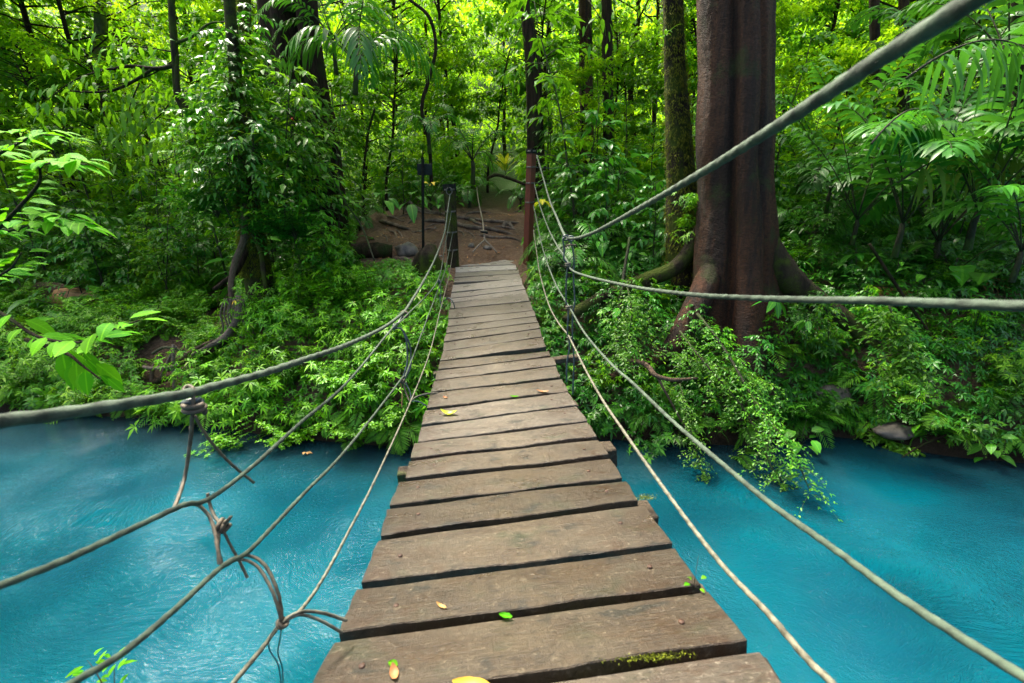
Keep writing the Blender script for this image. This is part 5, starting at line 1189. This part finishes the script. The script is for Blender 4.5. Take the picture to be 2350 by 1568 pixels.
plant(broad_proto(413, n=5, ln=.10, wd=.3, stalk=.02, mat=L_YEL, elev=-.4), 'yellow_leaved_plant', at(541, 690, 6.9), 0, .8, None, 'plant', None, (.3, 0), 'withered yellow leaf rosette on the hanging stilt roots')
L = Leaves(); rng = np.random.default_rng(5); L.add(np.zeros((5, 3)), rvec(5, -.3, .6), (0, 0, 1), .07, .03, .2, .5, 'm'); o = L.build('red_flower', M_PETAL); o.location = at(670, 272, 7.4); tag(o, 'single red flower among leaves before the twin trunks', 'flower')
# bromeliad on mossy trunk
BRO = broad_proto(414, n=12, ln=.32, wd=.09, stalk=.01, mat=L_BANK, elev=.9, droop=.6)
plant(BRO, 'bromeliad', at(1528, 85, 7.35), 0, 1.0, None, 'bromeliad', None, (0, -.4), 'strap-leaved epiphyte perched high on the slim mossy trunk')
for i, (px, py) in enumerate([(1578,480),(1570,530),(1590,570)]):
    plant(SHR[i], 'trunk_shrub', at(px, py, 7.1), i * 2, .7, None, 'shrub', 'shoots growing on the slim mossy trunk', (.4, 0), ['upper star-leaved shoot on the slim mossy trunk', 'middle star-leaved shoot on the slim mossy trunk', 'lowest star-leaved shoot between the two right trunks'][i])
# moss tufts hanging from mossy trunks: stuff
def moss(rows, Y, n, seed, label):
    global rng; rng = np.random.default_rng(seed); L = Leaves()
    for i in range(n):
        f = rng.random() * (len(rows) - 1); k = int(f); t = f - k; px = rows[k][0] * (1 - t) + rows[k + 1][0] * t; py = rows[k][1] * (1 - t) + rows[k + 1][1] * t; w = rows[k][2] * (1 - t) + rows[k + 1][2] * t
        a = rng.uniform(-math.pi, 0.2); r = ppx(w, Y, py) / 2 * 1.02; p = at(px, py, Y) + Vector((math.cos(a) * r, math.sin(a) * r, 0))
        m = 6; L.add(np.array(p) + rng.normal(0, .02, (m, 3)), rvec(m, -.9, .2) + np.array((math.cos(a), math.sin(a), -.4)), (math.cos(a), math.sin(a), .4), rng.uniform(.02, .06, m), .012, .5, rng.uniform(.1, .9, m), 's')
    stuff(L.build('hanging_moss', L_MOSS), label, 'moss')
moss([(1541,-20,44),(1548,150,48),(1556,300,56),(1562,420,64),(1568,560,80),(1572,640,92)], 7.6, 1000, 61, 'green moss furring the slim trunk at right')
moss([(540,180,26),(556,360,38),(580,540,54),(588,630,60)], 7.9, 1600, 62, 'moss hanging on the leaning stilt-rooted trunk')
moss([(562,-20,27),(563,100,26),(568,200,27),(580,330,30)], 9.6, 900, 63, 'moss furring the thin upper left trunk')

# overhanging branch with small leaves on the right, tendrils to the water
def spray_branch(pts, r0, label, n_side=5, ln=.034, seed=1, name='overhanging_branch', mat=L_SPRAY, side=.22, rb=.5, group=None):
    global rng; rng = np.random.default_rng(seed); sp = spline(RY(pts), 6); root = empty(name, Vector(sp[0]), label, 'branch', group); b0 = np.array(root.location)
    T = Tubes(); T.add(sp - b0, np.linspace(r0, r0 * .25, len(sp)), 6); L = Leaves()
    for i in range(2, len(sp)):
        for k in range(n_side):
            a = rng.random() * 6.28; m = rng.integers(5, 9); t = np.linspace(.1, 1, m) * side * rng.uniform(.3, 1.5)
            q = sp[i] - b0 + np.stack([np.cos(a) * t, np.sin(a) * t, .15 * t - 1.6 * t * t / side * .4], 1)
            if k % 2 == 0: T.add(q[::2] if len(q[::2]) > 1 else q, .0015, 3)
            for s in (-1, 1):
                e = a + s * rng.uniform(.5, 1.3, m); d = np.stack([np.cos(e), np.sin(e), rng.normal(-.1, .25, m)], 1)
                L.add(q + rng.normal(0, .008, (m, 3)), d, np.array((0, -.25, 1.)) + rng.normal(0, .3, (m, 3)), ln * rng.uniform(.5, 1.5, m), ln * .48, .25, np.clip(rb + rng.normal(0, .22, m), 0, .97), 'm')
    T.build('twig', B_STEM, root); L.build('foliage', mat, root); return root
spray_branch([(1600,720,5.9),(1640,770,5.6),(1680,830,5.3),(1720,900,5.0),(1760,960,4.7),(1800,1010,4.45),(1830,1060,4.3),(1860,1130,4.15)], .02, 'small-leaved branch cascading from the huge trunk to the water', 3, .042, 1, side=.30)
spray_branch([(1560,760,5.8),(1590,800,5.5),(1640,860,5.2),(1700,930,5.0),(1740,1000,4.8),(1770,1070,4.6),(1800,1110,4.5),(1835,1165,4.4)], .015, 'dense small-leaved branch left of the cascading one', 3, .038, 2, side=.26)
spray_branch([(1560,880,5.2),(1575,940,5.0),(1590,1010,4.8),(1605,1060,4.7),(1625,1120,4.6),(1680,1180,4.5)], .010, 'thin leafy tendril dangling over the water left of the cascade', 3, .036, 3, side=.16)
spray_branch([(1440,660,6.2),(1450,720,5.9),(1440,780,5.7),(1425,840,5.5)], .012, 'bright small-leaved bush growing over the buttress root', 7, .05, 4, side=.34, name='small_leaved_shrub')
spray_branch([(1500,800,5.8),(1600,830,5.6),(1680,850,5.4),(1760,880,5.3)], .012, 'small-leaved spray across the foot of the huge trunk', 7, .05, 5, side=.30)
spray_branch([(2040,700,5.4),(2060,760,5.3),(2080,820,5.2),(2090,860,5.1)], .012, 'bright serrated shrub on the right slope below the rope', 7, .07, 6, side=.25, name='small_leaved_shrub')
spray_branch([(1990,985,5.5),(2040,1012,5.38),(2090,1030,5.22)], .008, 'low leafy sprig reaching over the right waterline', 4, .07, 7, side=.12)

# near branch with large bright leaves at the left edge
def hero_branch(name, pts, label, nleaf, ln, seed, rad=.012, droop=.35, mat=L_HERO, hang=0.0, spread=1.0, wd=.50, grp='near leafy branches at the left edge', one=False):
    global rng; rng = np.random.default_rng(seed); sp = spline(RY(pts), 6); root = empty(name, Vector(sp[0]), label, 'branch', grp); LL = Leaves(); b0 = np.array(root.location)
    T = Tubes(); T.add(sp - b0, np.linspace(rad, rad * .25, len(sp)), 6, lump=.1); T.build('twig', B_DARK, root)
    m = len(sp)
    for i in range(nleaf):
        f = .25 + .75 * (i + .5) / nleaf; k = int(f * (m - 1)); p = sp[k] - b0; t = sp[min(k + 1, m - 1)] - sp[max(k - 1, 0)]; t /= np.linalg.norm(t)
        sd = np.cross(t, (0, 0, 1)); sd /= np.linalg.norm(sd) + 1e-9; s = 1 if i % 2 else -1
        st = p + (sd * s * .7 + t * .5) * ln * rng.uniform(.1, .5) * spread + np.array((0, 0, rng.normal(.01, .02)))
        L = LL if one else Leaves(); l_ = ln * rng.uniform(.75, 1.2)
        d = sd * s * rng.uniform(.5, 1) + t * rng.uniform(.3, 1) + np.array((0, 0, -hang + rng.normal(0, .15)))
        if one: st = st + rng.normal(0, .17, 3); d = d + rng.normal(0, .55, 3)
        L.add([st], [d], [np.array((rng.normal(0, .25), -.25 + rng.normal(0, .2), 1))], l_, l_ * wd, droop * rng.uniform(.5, 1.4), rng.uniform(.3, .9), 'l', .5)
        if not one: L.build('leaf', mat, root, veins=True)
    if one: LL.build('foliage', mat, root, veins=True)
    return root
hero_branch('leafy_branch', [(-120,640,2.9),(-40,560,2.8),(40,480,2.7),(90,420,2.65),(95,380,2.6),(150,375,2.5),(200,378,2.45)], 'near branch with big bright leaves at mid left', 50, .115, 71)
hero_branch('leafy_branch', [(-100,420,3.0),(-30,370,2.9),(40,330,2.8),(90,310,2.75),(150,315,2.7)], 'uppermost near branch of big bright leaves at left', 38, .11, 72)
hero_branch('leafy_branch', [(-120,560,2.7),(-20,540,2.6),(60,520,2.55),(130,505,2.5),(200,520,2.45)], 'near branch of big bright leaves below the middle left one', 44, .105, 73)
hero_branch('leafy_branch', [(-160,640,2.5),(0,718,2.35),(85,772,2.25),(181,786,2.15),(250,760,2.1),(320,735,2.05)], 'low near branch reaching right with bright oval leaves', 24, .125, 74, spread=1.1)
hero_branch('leafy_branch', [(60,780,2.25),(150,810,2.2),(190,840,2.15),(230,870,2.1)], 'leaves hanging straight down from the low near branch', 13, .13, 75, hang=1.4, droop=.1)
hero_branch('leafy_branch', [(-120,700,2.6),(-40,650,2.6),(20,620,2.55),(50,580,2.5)], 'near leaves at the left edge above the low branch', 22, .115, 76)
hero_branch('leafy_twig', [(270,1640,1.75),(235,1570,1.8),(215,1535,1.85),(200,1515,1.9)], 'small leafy twig poking up at the bottom left corner', 9, .085, 77, rad=.004, wd=.3)
hero_branch('leafy_twig', [(290,1650,1.8),(265,1580,1.85),(262,1540,1.9),(262,1505,1.95)], 'second small leafy twig right of the first at bottom left', 10, .08, 78, rad=.004, wd=.3)

G2 = 'dark leafy boughs at upper left'
for k, (pts, nl, lab) in enumerate([
 ([(405,135,8.2),(350,170,8.1),(290,190,8.0),(230,200,7.9),(180,215,7.8)], 90, 'dark leafy bough drooping under the horizontal branch'),
 ([(400,120,8.2),(340,110,8.1),(270,105,8.0),(210,115,7.9)], 80, 'dark leafy bough above the horizontal branch'),
 ([(410,200,8.2),(380,250,8.1),(340,290,8.0),(300,330,7.9)], 80, 'dark leafy bough hanging left of the curved liana'),
 ([(240,160,8.0),(180,180,7.9),(120,220,7.8),(80,260,7.8)], 80, 'leafy tip of the dark boughs at far left'),
 ([(320,190,8.0),(300,240,7.9),(290,290,7.8),(285,330,7.8)], 70, 'dark leaves hanging straight down at upper left'),
 ([(560,150,9.2),(520,180,9.0),(480,220,8.9),(450,270,8.8)], 80, 'leafy bough left of the thin mossy trunk'),
 ([(600,60,9.3),(640,120,9.1),(660,180,9.0),(690,230,8.9)], 70, 'leafy bough hanging before the twin trunks'),
 ([(1205,40,11.5),(1185,90,11.2),(1180,150,11.0),(1190,200,11.0)], 50, 'long dark leaves hanging down the dark central trunk'),
 ([(1350,0,9.5),(1370,30,9.3),(1385,60,9.2),(1390,90,9.2)], 26, 'large leaves hanging at the top right of centre')]):
    hero_branch('leafy_bough', pts, lab, int(nl * .8), .15, 600 + k, rad=.012, droop=.5, mat=L_TREE, hang=.7, spread=3.0, wd=.42, grp=G2 if k < 7 else None, one=True)
# ------------------------------------------------------------------ leaves fallen on the deck
def deck_leaf(name, px, py, az, ln, wd, mat, label, curl=.3, seed=1):
    p = on_deck(px, py); L = Leaves(); V = []
    n = 9; P_ = []; T_ = []
    for i in range(n):
        t = i / (n - 1); w = wd * ln * math.sin(math.pi * min(1, t * .93 + .05)) ** .8 * .5
        y = (t - .5) * ln; z = .006 + curl * ln * (abs(t - .5) * 2) ** 2 * .5
        for s, zz in ((-1, .35), (-.5, .1), (0, 0), (.5, .1), (1, .35)): P_.append((s * w, y, z + zz * w * 1.2 + .004 * noise.noise(Vector((s, t * 5, seed)))))
    for i in range(n - 1):
        for k in range(4): T_.append((i * 5 + k, i * 5 + k + 1, i * 5 + 6 + k, i * 5 + 5 + k))
    vv = np.array(P_); lpv = np.zeros_like(vv); lpv[:, 0] = np.tile((-.5, -.25, 0, .25, .5), n); lpv[:, 1] = np.repeat(np.linspace(0, 1, n), 5)
    o = mesh_np(name, vv, None, np.array(T_), attrs={'rnd': np.full(len(vv), .5), 'lp': lpv}, mat=mat); o.location = p; o.rotation_euler = (0, 0, az)
    return tag(o, label, 'leaf', 'leaves fallen on the planks')
L_LIME = leaf_mat('lime_leaf', (.14, .26, .02), (.22, .36, .035), (.3, .45, .05), (.5, .6, .05), .25, .4, .4, vein=True)
L_GOLD = leaf_mat('gold_leaf', (.16, .11, .015), (.24, .17, .02), (.32, .25, .05), (.5, .4, .05), .2, .35, .5)
deck_leaf('fallen_leaf', 1030, 952, 1.35, .125, .42, L_LIME, 'curled lime-green leaf on the left side of the deck', .55)
deck_leaf('fallen_leaf', 1085, 1580, 1.4, .10, .36, L_GOLD, 'wet yellow leaf on the nearest plank at the bottom edge', .15)
deck_leaf('fallen_leaf', 902, 1528, 1.2, .028, .7, L_HERO, 'small green leaf on the near plank at left', .1)
deck_leaf('fallen_leaf', 905, 1550, .4, .045, .5, L_DEAD, 'curled brown leaf below the small green one', .5)
deck_leaf('fallen_leaf', 1160, 1418, 1.3, .04, .5, L_HERO, 'green leaf stuck in a plank gap near the bottom', .2)
deck_leaf('fallen_leaf', 1180, 912, 1.4, .07, .35, L_HERO, 'thin green leaf on the middle of the deck', .2)
deck_leaf('fallen_leaf', 1022, 915, .8, .05, .5, L_DEAD, 'tiny brown scrap above the lime-green leaf', .5)
deck_leaf('fallen_leaf', 1245, 901, 1.3, .10, .3, L_DEAD, 'brown dry leaf at the right edge of the deck', .3)
deck_leaf('fallen_leaf', 1008, 548 + 78, 1.4, .06, .5, L_DEAD, 'brown leaf on the far planks at left', .4)
deck_leaf('fallen_leaf', 1013, 1395, 1.0, .04, .3, L_DEAD, 'brown twig-like scrap on the near left planks', .4)
deck_leaf('fallen_leaf', 1015, 578 + 120, 1.0, .05, .5, L_LIME, 'tiny lime leaf on the far left planks', .2)
sd_ = plant(broad_proto(420, n=4, ln=.035, wd=.5, stalk=.02, mat=L_HERO, elev=.7), 'seedling', on_deck(1592, 1348), .4, 1.0, None, 'plant', None, (0, 0), 'tiny green seedling sprouting at the right edge of the deck')
def deck_moss(px, py, n, sx, sy, seed, label):
    global rng; rng = np.random.default_rng(seed); p = on_deck(px, py); L = Leaves(); q = rng.normal(0, 1, (n, 3)) * np.array((sx, sy, .002)); q[:, 2] = np.abs(q[:, 2])
    for v in q: v[2] += deck_z(p.x + v[0], p.y + v[1]) - p.z
    L.add(q, rvec(n, 0, 1), rvec(n, -1, 1), rng.uniform(.004, .012, n), .003, .2, rng.uniform(0, .9, n), 's'); o = L.build('deck_moss', L_MOSS); o.location = p
    stuff(o, label, 'moss')
deck_moss(1500, 1510, 260, .045, .006, 81, 'moss tuft on the nearest plank edge at right')
deck_moss(1480, 1142, 260, .02, .012, 82, 'moss on the beam end sticking out right')
L = Leaves(); rng = np.random.default_rng(9); L.add(rng.normal(0, .01, (4, 3)), rvec(4, -.1, .4), (0, 0, 1), .09, .045, .2, .5, 'm'); o = L.build('floating_leaf', L_DEAD); o.location = at(700, 1022, 5.2); o.location.z = .02; tag(o, 'dead brown leaf caught at the left waterline', 'leaf')
write_labels()
